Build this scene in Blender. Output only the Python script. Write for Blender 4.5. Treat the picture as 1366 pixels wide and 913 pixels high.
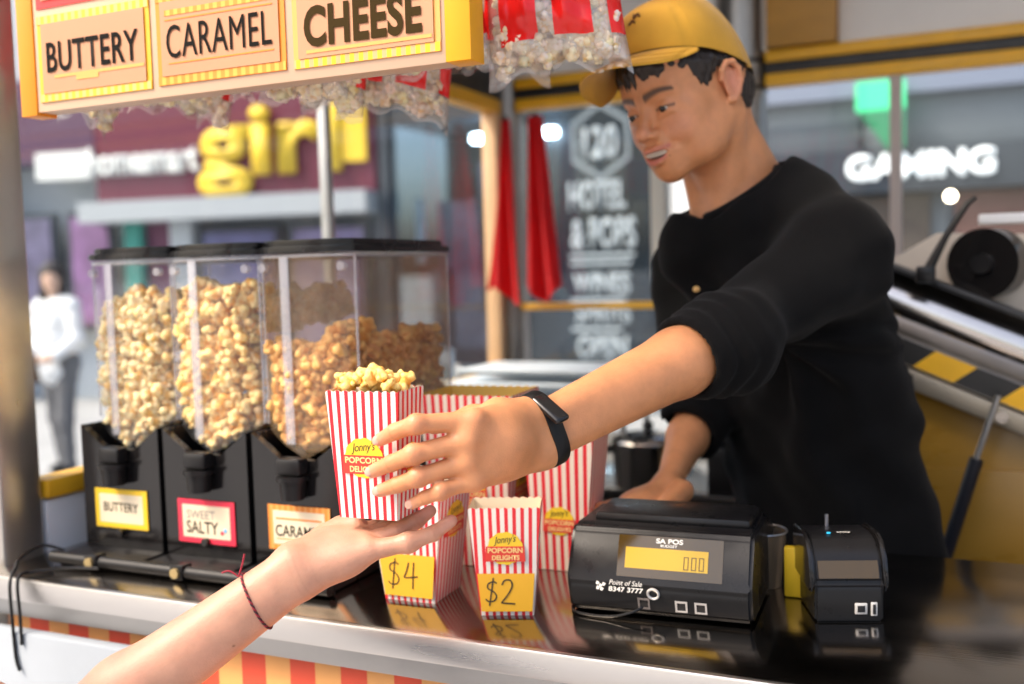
import bpy, bmesh, math, random
import numpy as np
from mathutils import Vector, Matrix

for o in list(bpy.data.objects):
    bpy.data.objects.remove(o, do_unlink=True)
scene = bpy.context.scene
COL = scene.collection
R = math.radians

# ------------------------------------------------------------------ camera
EYE = 1.49
YAW, PITCH, ROLL = 24.4, 4.0, 1.6
_a, _p, _r = R(YAW), R(PITCH), R(ROLL)
cf = np.array([-math.sin(_a)*math.cos(_p), math.cos(_a)*math.cos(_p), -math.sin(_p)])
_r0 = np.array([math.cos(_a), math.sin(_a), 0.0])
_u0 = np.cross(_r0, cf)
cr = _r0*math.cos(_r) - _u0*math.sin(_r)
cu = _u0*math.cos(_r) + _r0*math.sin(_r)
cam_d = bpy.data.cameras.new('camera')
cam = bpy.data.objects.new('camera', cam_d)
COL.objects.link(cam)
cam.matrix_world = Matrix(((cr[0], cu[0], -cf[0], 0), (cr[1], cu[1], -cf[1], 0), (cr[2], cu[2], -cf[2], EYE), (0, 0, 0, 1)))
cam_d.sensor_width = 36.0
cam_d.lens = 36.0*1370/1366
cam_d.clip_start = 0.05
cam_d.clip_end = 3000
cam_d.dof.use_dof = True
cam_d.dof.focus_distance = 1.15
cam_d.dof.aperture_fstop = 2.6
scene.camera = cam

# ------------------------------------------------------------------ light
SUN_EL, SUN_AZ = 50.0, 228.0          # azimuth: direction the light comes from, clockwise from +Y
world = bpy.data.worlds.new('World')
scene.world = world
world.use_nodes = True
wn = world.node_tree.nodes
sky = wn.new('ShaderNodeTexSky')
sky.sky_type = 'NISHITA'
sky.sun_disc = False
sky.sun_elevation = R(SUN_EL)
sky.sun_rotation = R(SUN_AZ)
sky.air_density = 1.0
sky.dust_density = 6.0
sky.ozone_density = 0.6
wn['Background'].inputs['Strength'].default_value = 0.115
world.node_tree.links.new(sky.outputs[0], wn['Background'].inputs['Color'])
sun_d = bpy.data.lights.new('sun', 'SUN')
sun_d.energy = 0.8
sun_d.angle = R(8)
sun_d.color = (1.0, 0.88, 0.72)
sun = bpy.data.objects.new('sun', sun_d)
COL.objects.link(sun)
_sd = Vector((math.sin(R(SUN_AZ))*math.cos(R(SUN_EL)), math.cos(R(SUN_AZ))*math.cos(R(SUN_EL)), math.sin(R(SUN_EL))))
sun.rotation_euler = _sd.to_track_quat('Z', 'Y').to_euler()
sun.location = (0, -4, 8)
scene.view_settings.view_transform = 'Standard'
scene.view_settings.look = 'None'
scene.view_settings.exposure = 1.65
scene.view_settings.gamma = 1.0
scene.cycles.use_denoising = True
scene.cycles.max_bounces = 10
scene.cycles.transparent_max_bounces = 24
scene.cycles.sample_clamp_indirect = 6.0
scene.cycles.caustics_reflective = False
scene.cycles.caustics_refractive = False

# ------------------------------------------------------------------ helpers
def tag(o, label=None, cat=None, group=None, kind=None):
    if label: o['label'] = label
    if cat: o['category'] = cat
    if group: o['group'] = group
    if kind: o['kind'] = kind
    return o

def empty(name, loc=(0, 0, 0), rz=0.0, label=None, cat=None, group=None):
    o = bpy.data.objects.new(name, None)
    o.empty_display_size = 0.05
    o.location = loc
    o.rotation_euler = (0, 0, rz)
    COL.objects.link(o)
    return tag(o, label, cat, group)

def link(name, me, parent=None):
    o = bpy.data.objects.new(name, me)
    COL.objects.link(o)
    o.parent = parent
    return o

def smooth(me, ang=35):
    me.polygons.foreach_set('use_smooth', [True]*len(me.polygons))
    me.set_sharp_from_angle(angle=R(ang))

class MB:
    """collects shapes; build() links them as one mesh object"""
    def __init__(s):
        s.bm = bmesh.new()
    def _xf(s, vs, M):
        if M is not None:
            bmesh.ops.transform(s.bm, matrix=M, verts=vs)
    def box(s, lo, hi, bev=0.0, M=None, seg=2):
        c = [(lo[i]+hi[i])/2 for i in range(3)]
        d = [abs(hi[i]-lo[i]) for i in range(3)]
        r = bmesh.ops.create_cube(s.bm, size=1.0, matrix=Matrix.Translation(c) @ Matrix.Diagonal((d[0], d[1], d[2], 1)))
        vs = r['verts']
        if bev > 0:
            es = list({e for v in vs for e in v.link_edges})
            rb = bmesh.ops.bevel(s.bm, geom=es, offset=min(bev, min(d)*0.49), segments=seg, affect='EDGES', profile=0.5)
            vs = list({v for f in rb['faces'] for v in f.verts} | {v for v in vs if v.is_valid})
        s._xf(vs, M)
        return s
    def cyl(s, a, b, r1, r2=None, n=20, caps=True):
        a, b = Vector(a), Vector(b)
        r2 = r1 if r2 is None else r2
        L = (b-a).length
        M = Matrix.Translation((a+b)/2) @ (b-a).to_track_quat('Z', 'Y').to_matrix().to_4x4()
        bmesh.ops.create_cone(s.bm, cap_ends=caps, segments=n, radius1=r1, radius2=r2, depth=L, matrix=M)
        return s
    def sph(s, c, r, n=14, sc=(1, 1, 1), M=None):
        m = Matrix.Translation(c) @ Matrix.Diagonal((sc[0]*r, sc[1]*r, sc[2]*r, 1))
        rr = bmesh.ops.create_uvsphere(s.bm, u_segments=n, v_segments=max(6, n*2//3), radius=1.0, matrix=m)
        s._xf(rr['verts'], M)
        return s
    def tube(s, pts, r, n=8, closed=False):
        pts = [Vector(p) for p in pts]
        N = len(pts)
        rad = r if isinstance(r, (list, tuple)) else [r]*N
        rings, up = [], None
        for i, p in enumerate(pts):
            if closed: t = pts[(i+1) % N]-pts[i-1]
            else: t = pts[min(i+1, N-1)]-pts[max(i-1, 0)]
            t.normalize()
            if up is None:
                up = t.orthogonal().normalized()
            up = (up - t*up.dot(t)).normalized()
            w = t.cross(up)
            rings.append([s.bm.verts.new(p+(up*math.cos(6.28318*k/n)+w*math.sin(6.28318*k/n))*rad[i]) for k in range(n)])
        for i in range(N if closed else N-1):
            A, B = rings[i], rings[(i+1) % N]
            for k in range(n):
                s.bm.faces.new((A[k], A[(k+1) % n], B[(k+1) % n], B[k]))
        if not closed:
            s.bm.faces.new(rings[0][::-1]); s.bm.faces.new(rings[-1])
        return s
    def prism(s, poly, ext, M=None):
        """poly: 3-D loop, ext: extrusion vector"""
        e = Vector(ext)
        A = [s.bm.verts.new(Vector(p)) for p in poly]
        B = [s.bm.verts.new(Vector(p)+e) for p in poly]
        n = len(A)
        s.bm.faces.new(A[::-1]); s.bm.faces.new(B)
        for i in range(n):
            s.bm.faces.new((A[i], A[(i+1) % n], B[(i+1) % n], B[i]))
        s._xf(A+B, M)
        return s
    def poly(s, pts):
        s.bm.faces.new([s.bm.verts.new(Vector(p)) for p in pts])
        return s
    def grid(s, fn, nu, nv, closed_u=False):
        V = [[s.bm.verts.new(Vector(fn(i/(nu if closed_u else nu-1), j/(nv-1)))) for j in range(nv)] for i in range(nu)]
        for i in range(nu if closed_u else nu-1):
            for j in range(nv-1):
                k = (i+1) % nu
                s.bm.faces.new((V[i][j], V[k][j], V[k][j+1], V[i][j+1]))
        return s
    def mesh(s, name, fix=True):
        if fix:
            bmesh.ops.recalc_face_normals(s.bm, faces=s.bm.faces)
        me = bpy.data.meshes.new(name)
        s.bm.to_mesh(me)
        s.bm.free()
        return me
    def build(s, name, m, parent=None, sm=True, ang=35):
        me = s.mesh(name)
        if sm: smooth(me, ang)
        me.materials.append(m)
        return link(name, me, parent)

def text_mesh(body, name='lettering', bold=0.0, shear=0.0, spacing=1.0):
    cu_ = bpy.data.curves.new(name, 'FONT')
    cu_.body = body
    cu_.size = 1.0
    cu_.offset = bold
    cu_.shear = shear
    cu_.space_character = spacing
    cu_.resolution_u = 4
    ob = bpy.data.objects.new('tmp_text', cu_)
    COL.objects.link(ob)
    bpy.context.view_layer.update()
    me = bpy.data.meshes.new_from_object(ob.evaluated_get(bpy.context.evaluated_depsgraph_get()))
    bpy.data.objects.remove(ob)
    return me

def put_text(body, org, ex, ey, w, h, m, parent, name='lettering', bold=0.0, thick=0.0, shear=0.0, spacing=1.0):
    """lettering stretched to fill w x h with its lower left corner at org on the plane (ex, ey)"""
    me = text_mesh(body, name, bold, shear, spacing)
    n = len(me.vertices)
    co = np.empty(n*3); me.vertices.foreach_get('co', co); co = co.reshape(-1, 3)
    mn, mx = co[:, :2].min(0), co[:, :2].max(0)
    uv = (co[:, :2]-mn)/(mx-mn)*np.array([w, h])
    ex, ey, org = (np.asarray(Vector(v), float) for v in (ex, ey, org))
    P = org+uv[:, :1]*ex+uv[:, 1:]*ey
    me.vertices.foreach_set('co', P.ravel()); me.update()
    if thick > 0:
        bm = bmesh.new(); bm.from_mesh(me)
        nrm = Vector(np.cross(ex, ey))
        r_ = bmesh.ops.extrude_face_region(bm, geom=bm.faces[:])
        bmesh.ops.translate(bm, verts=[g for g in r_['geom'] if isinstance(g, bmesh.types.BMVert)], vec=nrm*thick)
        bmesh.ops.recalc_face_normals(bm, faces=bm.faces)
        bm.to_mesh(me); bm.free()
    me.materials.append(m)
    me.name = name
    return link(name, me, parent)

def put_strokes(strokes, org, ex, ey, sc, width, m, parent, name='handwriting'):
    """pen strokes: each a list of (u, v) points, drawn as thin ribbons on the plane (ex, ey)"""
    mb = MB()
    ex, ey, org = Vector(ex), Vector(ey), Vector(org)
    nz = ex.cross(ey).normalized()
    for k, st in enumerate(strokes):
        pts = []
        for i in range(len(st)-1):          # catmull-rom
            p0, p1, p2, p3 = st[max(i-1, 0)], st[i], st[i+1], st[min(i+2, len(st)-1)]
            for t in (0, .25, .5, .75):
                q = [0.5*(2*p1[j]+(p2[j]-p0[j])*t+(2*p0[j]-5*p1[j]+4*p2[j]-p3[j])*t*t+(3*p1[j]-p0[j]-3*p2[j]+p3[j])*t**3) for j in (0, 1)]
                pts.append(q)
        pts.append(st[-1])
        P = [org+ex*(a*sc)+ey*(b*sc)+nz*(0.00005*k) for a, b in pts]
        L, Rr = [], []
        for i, p in enumerate(P):
            t = (P[min(i+1, len(P)-1)]-P[max(i-1, 0)])
            if t.length < 1e-9: t = ex.copy()
            t.normalize()
            s_ = nz.cross(t)*(width/2)
            L.append(mb.bm.verts.new(p+s_)); Rr.append(mb.bm.verts.new(p-s_))
        for i in range(len(P)-1):
            mb.bm.faces.new((L[i], L[i+1], Rr[i+1], Rr[i]))
    return mb.build(name, m, parent, sm=False)

# ------------------------------------------------------------------ materials
MATS = {}
def mat(name, rgb, rough=0.5, metal=0.0, var=0.0, vscale=8.0, bump=0.0, bscale=60.0, stretch=(1, 1, 1), rvar=0.0,
        coat=0.0, sheen=0.0, sss=0.0, sssr=(0.4, 0.15, 0.08), emit=None, estr=0.0, spec=0.5, dirt=0.0, attr=None, trans=0.0, hue=None):
    m = bpy.data.materials.new(name)
    m.use_nodes = True
    nt = m.node_tree
    N, L = nt.nodes, nt.links
    b = N['Principled BSDF']
    b.inputs['Roughness'].default_value = rough
    b.inputs['Metallic'].default_value = metal
    b.inputs['Specular IOR Level'].default_value = spec
    b.inputs['Base Color'].default_value = (*rgb, 1)
    if coat: b.inputs['Coat Weight'].default_value = coat; b.inputs['Coat Roughness'].default_value = 0.08
    if sheen: b.inputs['Sheen Weight'].default_value = sheen; b.inputs['Sheen Roughness'].default_value = 0.4
    if sss:
        b.inputs['Subsurface Weight'].default_value = sss
        b.inputs['Subsurface Radius'].default_value = sssr
        b.inputs['Subsurface Scale'].default_value = 0.02
    if trans: b.inputs['Transmission Weight'].default_value = trans
    if emit: b.inputs['Emission Color'].default_value = (*emit, 1); b.inputs['Emission Strength'].default_value = estr
    tc = N.new('ShaderNodeTexCoord')
    mp = N.new('ShaderNodeMapping')
    mp.inputs['Scale'].default_value = stretch
    L.new(tc.outputs['Object'], mp.inputs['Vector'])
    col = None
    if attr:
        at = N.new('ShaderNodeAttribute'); at.attribute_name = attr
        col = at.outputs['Color']
        L.new(col, b.inputs['Base Color'])
    if var or rvar or dirt:
        nz = N.new('ShaderNodeTexNoise')
        nz.inputs['Scale'].default_value = vscale
        nz.inputs['Detail'].default_value = 6
        nz.inputs['Roughness'].default_value = 0.62
        L.new(mp.outputs[0], nz.inputs['Vector'])
    if var:
        mr = N.new('ShaderNodeMapRange')
        mr.inputs['From Min'].default_value = 0.25; mr.inputs['From Max'].default_value = 0.75
        mr.inputs['To Min'].default_value = 1-var; mr.inputs['To Max'].default_value = 1+var
        L.new(nz.outputs['Fac'], mr.inputs['Value'])
        mx = N.new('ShaderNodeMix'); mx.data_type = 'RGBA'; mx.blend_type = 'MULTIPLY'
        mx.inputs[0].default_value = 1.0
        if col is not None: L.new(col, mx.inputs[6])
        else: mx.inputs[6].default_value = (*rgb, 1)
        L.new(mr.outputs[0], mx.inputs[7])
        L.new(mx.outputs[2], b.inputs['Base Color'])
    if rvar:
        m2 = N.new('ShaderNodeMapRange')
        m2.inputs['From Min'].default_value = 0.3; m2.inputs['From Max'].default_value = 0.7
        m2.inputs['To Min'].default_value = max(0.02, rough-rvar); m2.inputs['To Max'].default_value = min(1, rough+rvar)
        L.new(nz.outputs['Fac'], m2.inputs['Value'])
        L.new(m2.outputs[0], b.inputs['Roughness'])
    if bump:
        n2 = N.new('ShaderNodeTexNoise')
        n2.inputs['Scale'].default_value = bscale
        n2.inputs['Detail'].default_value = 4
        L.new(mp.outputs[0], n2.inputs['Vector'])
        bp = N.new('ShaderNodeBump')
        bp.inputs['Strength'].default_value = bump
        bp.inputs['Distance'].default_value = 0.002
        L.new(n2.outputs['Fac'], bp.inputs['Height'])
        L.new(bp.outputs[0], b.inputs['Normal'])
    MATS[name] = m
    return m

def clear_mat(name, tint=(0.96, 0.97, 0.98), refl=1.0, rough=0.03, haze=0.0, hazecol=(0.8, 0.8, 0.8), ior=1.45, wear=0.0):
    """thin clear sheet: transparent body, fresnel gloss, a little milky scatter"""
    m = bpy.data.materials.new(name); m.use_nodes = True
    N, L = m.node_tree.nodes, m.node_tree.links
    N.remove(N['Principled BSDF'])
    out = N['Material Output']
    tr = N.new('ShaderNodeBsdfTransparent'); tr.inputs[0].default_value = (*tint, 1)
    df = N.new('ShaderNodeBsdfDiffuse'); df.inputs[0].default_value = (*hazecol, 1)
    gl = N.new('ShaderNodeBsdfGlossy'); gl.inputs['Roughness'].default_value = rough
    gl.inputs[0].default_value = (refl, refl, refl, 1)
    lw = N.new('ShaderNodeLayerWeight'); lw.inputs[0].default_value = 0.5      # schlick reflectance of a thin sheet, same from both sides
    pw = N.new('ShaderNodeMath'); pw.operation = 'POWER'; pw.inputs[1].default_value = 5.0
    L.new(lw.outputs['Facing'], pw.inputs[0])
    fr = N.new('ShaderNodeMath'); fr.operation = 'MULTIPLY_ADD'; fr.inputs[1].default_value = 0.92; fr.inputs[2].default_value = 0.045
    L.new(pw.outputs[0], fr.inputs[0])
    m1 = N.new('ShaderNodeMixShader'); m1.inputs[0].default_value = haze
    if wear:
        tc = N.new('ShaderNodeTexCoord'); nz = N.new('ShaderNodeTexNoise')
        nz.inputs['Scale'].default_value = 18; nz.inputs['Detail'].default_value = 8; nz.inputs['Roughness'].default_value = .7
        L.new(tc.outputs['Object'], nz.inputs['Vector'])
        mr = N.new('ShaderNodeMapRange'); mr.inputs['From Min'].default_value = .42; mr.inputs['From Max'].default_value = .75
        mr.inputs['To Min'].default_value = haze; mr.inputs['To Max'].default_value = haze+wear
        L.new(nz.outputs['Fac'], mr.inputs['Value']); L.new(mr.outputs[0], m1.inputs[0])
    L.new(tr.outputs[0], m1.inputs[1]); L.new(df.outputs[0], m1.inputs[2])
    m2 = N.new('ShaderNodeMixShader')
    L.new(fr.outputs[0], m2.inputs[0]); L.new(m1.outputs[0], m2.inputs[1]); L.new(gl.outputs[0], m2.inputs[2])
    L.new(m2.outputs[0], out.inputs[0])
    return m

def stripe_mat(name, ca, cb, period, axis='X', duty=0.5, rough=0.55, uv=False, off=0.0, var=0.06, bump=0.0, coat=0.0):
    """two colours in even bands along one axis of the object (or along U)"""
    m = mat(name, ca, rough, var=0, bump=bump, bscale=200, coat=coat)
    N, L = m.node_tree.nodes, m.node_tree.links
    b = N['Principled BSDF']
    tc = N.new('ShaderNodeTexCoord'); sp = N.new('ShaderNodeSeparateXYZ')
    L.new(tc.outputs['UV' if uv else 'Object'], sp.inputs[0])
    a = N.new('ShaderNodeMath'); a.operation = 'MULTIPLY_ADD'; a.inputs[1].default_value = 1/period; a.inputs[2].default_value = off
    L.new(sp.outputs['X' if uv else axis], a.inputs[0])
    fr = N.new('ShaderNodeMath'); fr.operation = 'FRACT'; L.new(a.outputs[0], fr.inputs[0])
    gt = N.new('ShaderNodeMath'); gt.operation = 'LESS_THAN'; gt.inputs[1].default_value = duty; L.new(fr.outputs[0], gt.inputs[0])
    mx = N.new('ShaderNodeMix'); mx.data_type = 'RGBA'
    mx.inputs[6].default_value = (*cb, 1); mx.inputs[7].default_value = (*ca, 1)
    L.new(gt.outputs[0], mx.inputs[0])
    nz = N.new('ShaderNodeTexNoise'); nz.inputs['Scale'].default_value = 14; nz.inputs['Detail'].default_value = 5
    L.new(tc.outputs['Object'], nz.inputs['Vector'])
    mr = N.new('ShaderNodeMapRange'); mr.inputs['From Min'].default_value = .25; mr.inputs['From Max'].default_value = .75
    mr.inputs['To Min'].default_value = 1-var; mr.inputs['To Max'].default_value = 1+var
    L.new(nz.outputs['Fac'], mr.inputs['Value'])
    m3 = N.new('ShaderNodeMix'); m3.data_type = 'RGBA'; m3.blend_type = 'MULTIPLY'; m3.inputs[0].default_value = 1
    L.new(mx.outputs[2], m3.inputs[6]); L.new(mr.outputs[0], m3.inputs[7])
    L.new(m3.outputs[2], b.inputs['Base Color'])
    return m

# ------------------------------------------------------------------ smooth distance-field modelling (bodies, cloth, hair)
def nrm3(v):
    v = np.asarray(v, float)
    return v/np.linalg.norm(v)

class Field:
    def __init__(s):
        s.pr = []
    def cone(s, a, b, r1, r2, k=0.01, op='+'):
        a, b = np.asarray(a, float), np.asarray(b, float)
        s.pr.append(('c', op, k, a, b, r1, r2)); return s
    def chain(s, pts, rad, k=0.006, op='+'):
        for i in range(len(pts)-1):
            s.cone(pts[i], pts[i+1], rad[i], rad[i+1], k, op)
        return s
    def ell(s, c, r, k=0.01, op='+', Rm=None):
        s.pr.append(('e', op, k, np.asarray(c, float), np.asarray(r, float), np.eye(3) if Rm is None else np.asarray(Rm, float))); return s
    def cut(s, pt, n, c, r, k=0.002):
        """remove what lies beyond the plane (pt, n) inside the ball (c, r)"""
        s.pr.append(('h', '-', k, np.asarray(pt, float), nrm3(n), np.asarray(c, float), r)); return s
    def tab(s, z, cx, cy, ra, rb, yaw, k=0.02, op='+'):
        """stack of ellipses along z"""
        s.pr.append(('t', op, k, np.asarray(z, float), np.asarray(cx, float), np.asarray(cy, float), np.asarray(ra, float), np.asarray(rb, float), math.cos(yaw), math.sin(yaw))); return s
    def fn(s, f, op='+', k=0.01):
        s.pr.append(('f', op, k, f)); return s
    def one(s, q, P):
        t = q[0]
        if t == 'c':
            a, b, r1, r2 = q[3:7]
            ab = b-a
            h = np.clip(((P-a)@ab)/max(ab@ab, 1e-12), 0, 1)
            return np.linalg.norm(P-a-h[:, None]*ab, axis=1)-(r1+(r2-r1)*h)
        if t == 'e':
            c, r, Rm = q[3:6]
            X = (P-c)@Rm
            k0 = np.linalg.norm(X/r, axis=1); k1 = np.linalg.norm(X/(r*r), axis=1)
            return np.where(k1 > 1e-9, k0*(k0-1)/np.maximum(k1, 1e-9), -r.min())
        if t == 'h':
            pt, n, c, r = q[3:7]
            return np.maximum(-((P-pt)@n), np.linalg.norm(P-c, axis=1)-r)
        if t == 't':
            z, cx, cy, ra, rb, co, si = q[3:10]
            zz = P[:, 2]
            dx = P[:, 0]-np.interp(zz, z, cx); dy = P[:, 1]-np.interp(zz, z, cy)
            u = dx*co+dy*si; v = -dx*si+dy*co
            A = np.interp(zz, z, ra); B = np.interp(zz, z, rb)
            k0 = np.sqrt((u/A)**2+(v/B)**2)+1e-9; k1 = np.sqrt((u/A**2)**2+(v/B**2)**2)+1e-9
            d = k0*(k0-1)/k1
            return np.maximum(d, np.maximum(z[0]-zz, zz-z[-1]))
        return q[3](P)
    def __call__(s, P):
        d = None
        for q in s.pr:
            e = s.one(q, P); k = q[2]
            if d is None: d = e; continue
            if q[1] == '+':
                h = np.maximum(k-np.abs(d-e), 0)/k
                d = np.minimum(d, e)-h*h*k*0.25
            else:
                h = np.maximum(k-np.abs(d+e), 0)/k
                d = np.maximum(d, -e)+h*h*k*0.25
        return d

def near_prims(F, c, rad):
    d = None; E = []
    for q in F.pr:
        e = float(F.one(q, c[None])[0]); E.append(e)
        if q[1] == '+': d = e if d is None else min(d, e)
    G = Field()
    G.pr = [q for i, (q, e) in enumerate(zip(F.pr, E)) if (q[1] == '+' and e <= max(d, -rad)+2.6*rad+q[2]) or (q[1] == '-' and e < 1.6*rad+q[2])]
    return G

def field_mesh(F, lo, hi, h, n=20, slack=1.5, disp=None):
    """surface nets over tiles; returns verts, quads"""
    lo, hi = np.asarray(lo, float), np.asarray(hi, float)
    T = np.ceil((hi-lo)/(h*n)).astype(int)
    ii = np.stack(np.meshgrid(*[np.arange(t) for t in T], indexing='ij'), -1).reshape(-1, 3)
    cen = lo+(ii+0.5)*h*n
    d = np.concatenate([F(cen[i:i+20000]) for i in range(0, len(cen), 20000)])
    ii = ii[np.abs(d) < h*n*0.87*slack+h*2]
    BIG = 1 << 20
    g = np.arange(-1, n+2)
    loc = np.stack(np.meshgrid(g, g, g, indexing='ij'), -1).reshape(-1, 3)
    m = n+3
    VK, VP, QK = [], [], []
    for t in ii:
        P = (lo+(t*n+loc)*h).astype(np.float32)
        G_ = near_prims(F, lo+(t+.5)*n*h, h*n*.87)
        if not G_.pr: continue
        D = G_(P)
        if disp is not None:
            k_ = np.abs(D) < .030
            D = D.copy(); D[k_] -= disp(P[k_])
        if D.min() > 0 or D.max() < 0: continue
        D = D.reshape(m, m, m)
        S = D < 0
        base = t*n-1
        # cell vertices
        c = m-1
        cnt = np.zeros((c, c, c), int); acc = np.zeros((c, c, c, 3))
        for ax in range(3):
            sl0 = [slice(0, m)]*3; sl1 = [slice(0, m)]*3
            sl0[ax] = slice(0, m-1); sl1[ax] = slice(1, m)
            A, B = D[tuple(sl0)], D[tuple(sl1)]
            X = (A < 0) != (B < 0)
            tt = np.where(X, A/np.where(X, A-B, 1), 0)
            o = [a for a in range(3) if a != ax]
            for p in (0, 1):
                for q in (0, 1):
                    s_ = [slice(None)]*3
                    s_[o[0]] = slice(p, p+c); s_[o[1]] = slice(q, q+c)
                    xx = X[tuple(s_)]; cnt += xx
                    off = np.zeros(3); off[o[0]] = p; off[o[1]] = q
                    acc += xx[..., None]*off
                    acc[..., ax] += np.where(xx, tt[tuple(s_)], 0)
        act = np.argwhere(cnt > 0)
        pos = acc[cnt > 0]/cnt[cnt > 0][:, None]
        G = act+base
        VK.append(((G[:, 0]+8)*BIG+(G[:, 1]+8))*BIG+(G[:, 2]+8))
        VP.append(lo+(G+pos)*h)
        for ax in range(3):
            u, v = (ax+1) % 3, (ax+2) % 3
            r0 = [slice(1, n+1)]*3
            r1 = [slice(1, n+1)]*3
            r1[ax] = slice(2, n+2)
            A, B = S[tuple(r0)], S[tuple(r1)]
            E = np.argwhere(A != B)
            if len(E) == 0: continue
            fl = A[tuple(E.T)]
            E = E+1
            ks = []
            for du, dv in ((-1, -1), (0, -1), (0, 0), (-1, 0)):
                q = E.copy(); q[:, u] += du; q[:, v] += dv
                Gq = q+base
                ks.append(((Gq[:, 0]+8)*BIG+(Gq[:, 1]+8))*BIG+(Gq[:, 2]+8))
            K = np.stack(ks, 1)
            K[~fl] = K[~fl][:, ::-1]
            QK.append(K)
    VK = np.concatenate(VK); VP = np.concatenate(VP); QK = np.concatenate(QK)
    uk, first = np.unique(VK, return_index=True)
    V = VP[first]
    Q = np.searchsorted(uk, QK)
    return V, Q

def largest(V, Q):
    """keep only the biggest connected piece"""
    lab = np.arange(len(V))
    while True:
        m = lab[Q].min(1); new = lab.copy()
        for k in range(Q.shape[1]): np.minimum.at(new, Q[:, k], m)
        new = new[new]
        if (new == lab).all(): break
        lab = new
    u, c = np.unique(lab, return_counts=True)
    keep = lab == u[c.argmax()]
    idx = np.cumsum(keep)-1
    return V[keep], idx[Q[keep[Q[:, 0]]]]

def np_mesh(name, V, Q):
    me = bpy.data.meshes.new(name)
    Q = np.asarray(Q)
    me.vertices.add(len(V)); me.vertices.foreach_set('co', np.asarray(V, np.float32).ravel())
    k = Q.shape[1]
    me.loops.add(Q.size); me.loops.foreach_set('vertex_index', Q.astype(np.int32).ravel())
    me.polygons.add(len(Q)); me.polygons.foreach_set('loop_start', np.arange(0, Q.size, k, dtype=np.int32))
    me.polygons.foreach_set('use_smooth', np.ones(len(Q), bool))
    me.update(calc_edges=True)
    return me

def relax(V, Q, it=2, lam=0.5):
    """light laplacian smoothing"""
    e = np.concatenate([Q[:, [0, 1]], Q[:, [1, 2]], Q[:, [2, 3]], Q[:, [3, 0]]])
    for _ in range(it):
        acc = np.zeros_like(V); c = np.zeros(len(V))
        for k in range(3):
            acc[:, k] = np.bincount(e[:, 0], V[e[:, 1], k], len(V))+np.bincount(e[:, 1], V[e[:, 0], k], len(V))
        c = np.bincount(e[:, 0], minlength=len(V))+np.bincount(e[:, 1], minlength=len(V))
        V = V+(acc/np.maximum(c, 1)[:, None]-V)*lam
    return V

def set_tint(me, C):
    a = me.color_attributes.new('tint', 'FLOAT_COLOR', 'POINT')
    a.data.foreach_set('color', np.concatenate([C, np.ones((len(C), 1))], 1).astype(np.float32).ravel())

_nrs = np.random.RandomState(5)
_K = _nrs.normal(size=(40, 3)); _PH = _nrs.uniform(0, 6.28, 40)
def wob(P, f, n0=0, n=8):
    """cheap smooth noise in about -1..1"""
    s_ = 0
    for i in range(n0, n0+n):
        s_ = s_+np.sin(P@(_K[i]*f)+_PH[i])
    return s_/n**0.5/1.1

# pixel ray helpers used to find real positions from measured directions
def D_(x, y, d):
    return np.array([0, 0, EYE])+(cf+cr*(x-683)/1370-cu*(y-456.5)/1370)*d
def Y_(x, y, yy):
    v = cf+cr*(x-683)/1370-cu*(y-456.5)/1370
    return np.array([0, 0, EYE])+v*(yy/v[1])
rng = random.Random(11)
# ------------------------------------------------------------------ shared materials
steel = mat('brushed_steel', (0.36, 0.325, 0.29), 0.17, 1.0, var=0.10, vscale=5, bump=0.05, bscale=260, stretch=(0.08, 1, 1), rvar=0.06)
lip_steel = mat('lip_steel', (0.62, 0.60, 0.58), 0.30, 1.0, var=0.08, vscale=6, rvar=0.08, stretch=(.1, 1, 1))
steel_dull = mat('dull_steel', (0.40, 0.39, 0.38), 0.38, 1.0, var=0.12, vscale=7, rvar=0.1)
yellow_paint = mat('yellow_paint', (0.80, 0.42, 0.02), 0.38, var=0.10, vscale=9, rvar=0.12)
black_paint = mat('black_paint', (0.012, 0.012, 0.013), 0.4, rvar=0.1, vscale=20)
black_plastic = mat('black_plastic', (0.009, 0.0085, 0.009), 0.34, spec=.3, rvar=0.12, vscale=25, bump=0.03, bscale=500)
black_gloss = mat('black_gloss', (0.010, 0.009, 0.009), 0.12, rvar=0.06, vscale=12)
white_paint = mat('white_paint', (0.72, 0.72, 0.72), 0.5, var=0.06, vscale=6)
ceiling_grey = mat('ceiling_grey', (0.80, 0.78, 0.76), 0.6, var=0.05, vscale=4)
amber_board = mat('amber_board', (0.42, 0.21, 0.03), 0.42, var=0.22, vscale=3, stretch=(1, 1, 5))
window_glass = clear_mat('window_glass', (0.93, 0.96, 0.97), haze=0.0, wear=0.0, refl=.7)
cream = mat('cream_paper', (0.80, 0.68, 0.48), 0.55, var=0.05)
ink = mat('black_ink', (0.006, 0.005, 0.004), 0.7, spec=.1)

# ------------------------------------------------------------------ ground
paving = mat('pale_paving', (0.36, 0.36, 0.36), 0.75, var=0.14, vscale=0.7, bump=0.3, bscale=30)
tag(MB().grid(lambda u, v: (-400+800*u, -400+800*v, 0), 3, 3).build('ground', paving, sm=False), kind='structure')
slab_m = mat('paving_slab', (0.42, 0.42, 0.42), 0.7, var=0.16, vscale=1.3, bump=0.2, bscale=40)
pv = tag(MB().box((-26, 3.4, 0.004), (14, 9.6, 0.012)).build('pavement', paving, sm=False), kind='structure')
_slab = MB().box((-0.395, -0.395, 0), (0.395, 0.395, 0.012), 0.004, seg=1).mesh('paving_slab'); _slab.materials.append(slab_m)
for i in range(-13, -5):
    for j in range(0, 7):
        o = link('paving_slab', _slab, pv); o.location = (i*0.8+0.4, 4.0+j*0.8, 0.012); o.rotation_euler[2] = rng.choice((0, 1.5708, 3.1416))

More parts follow.
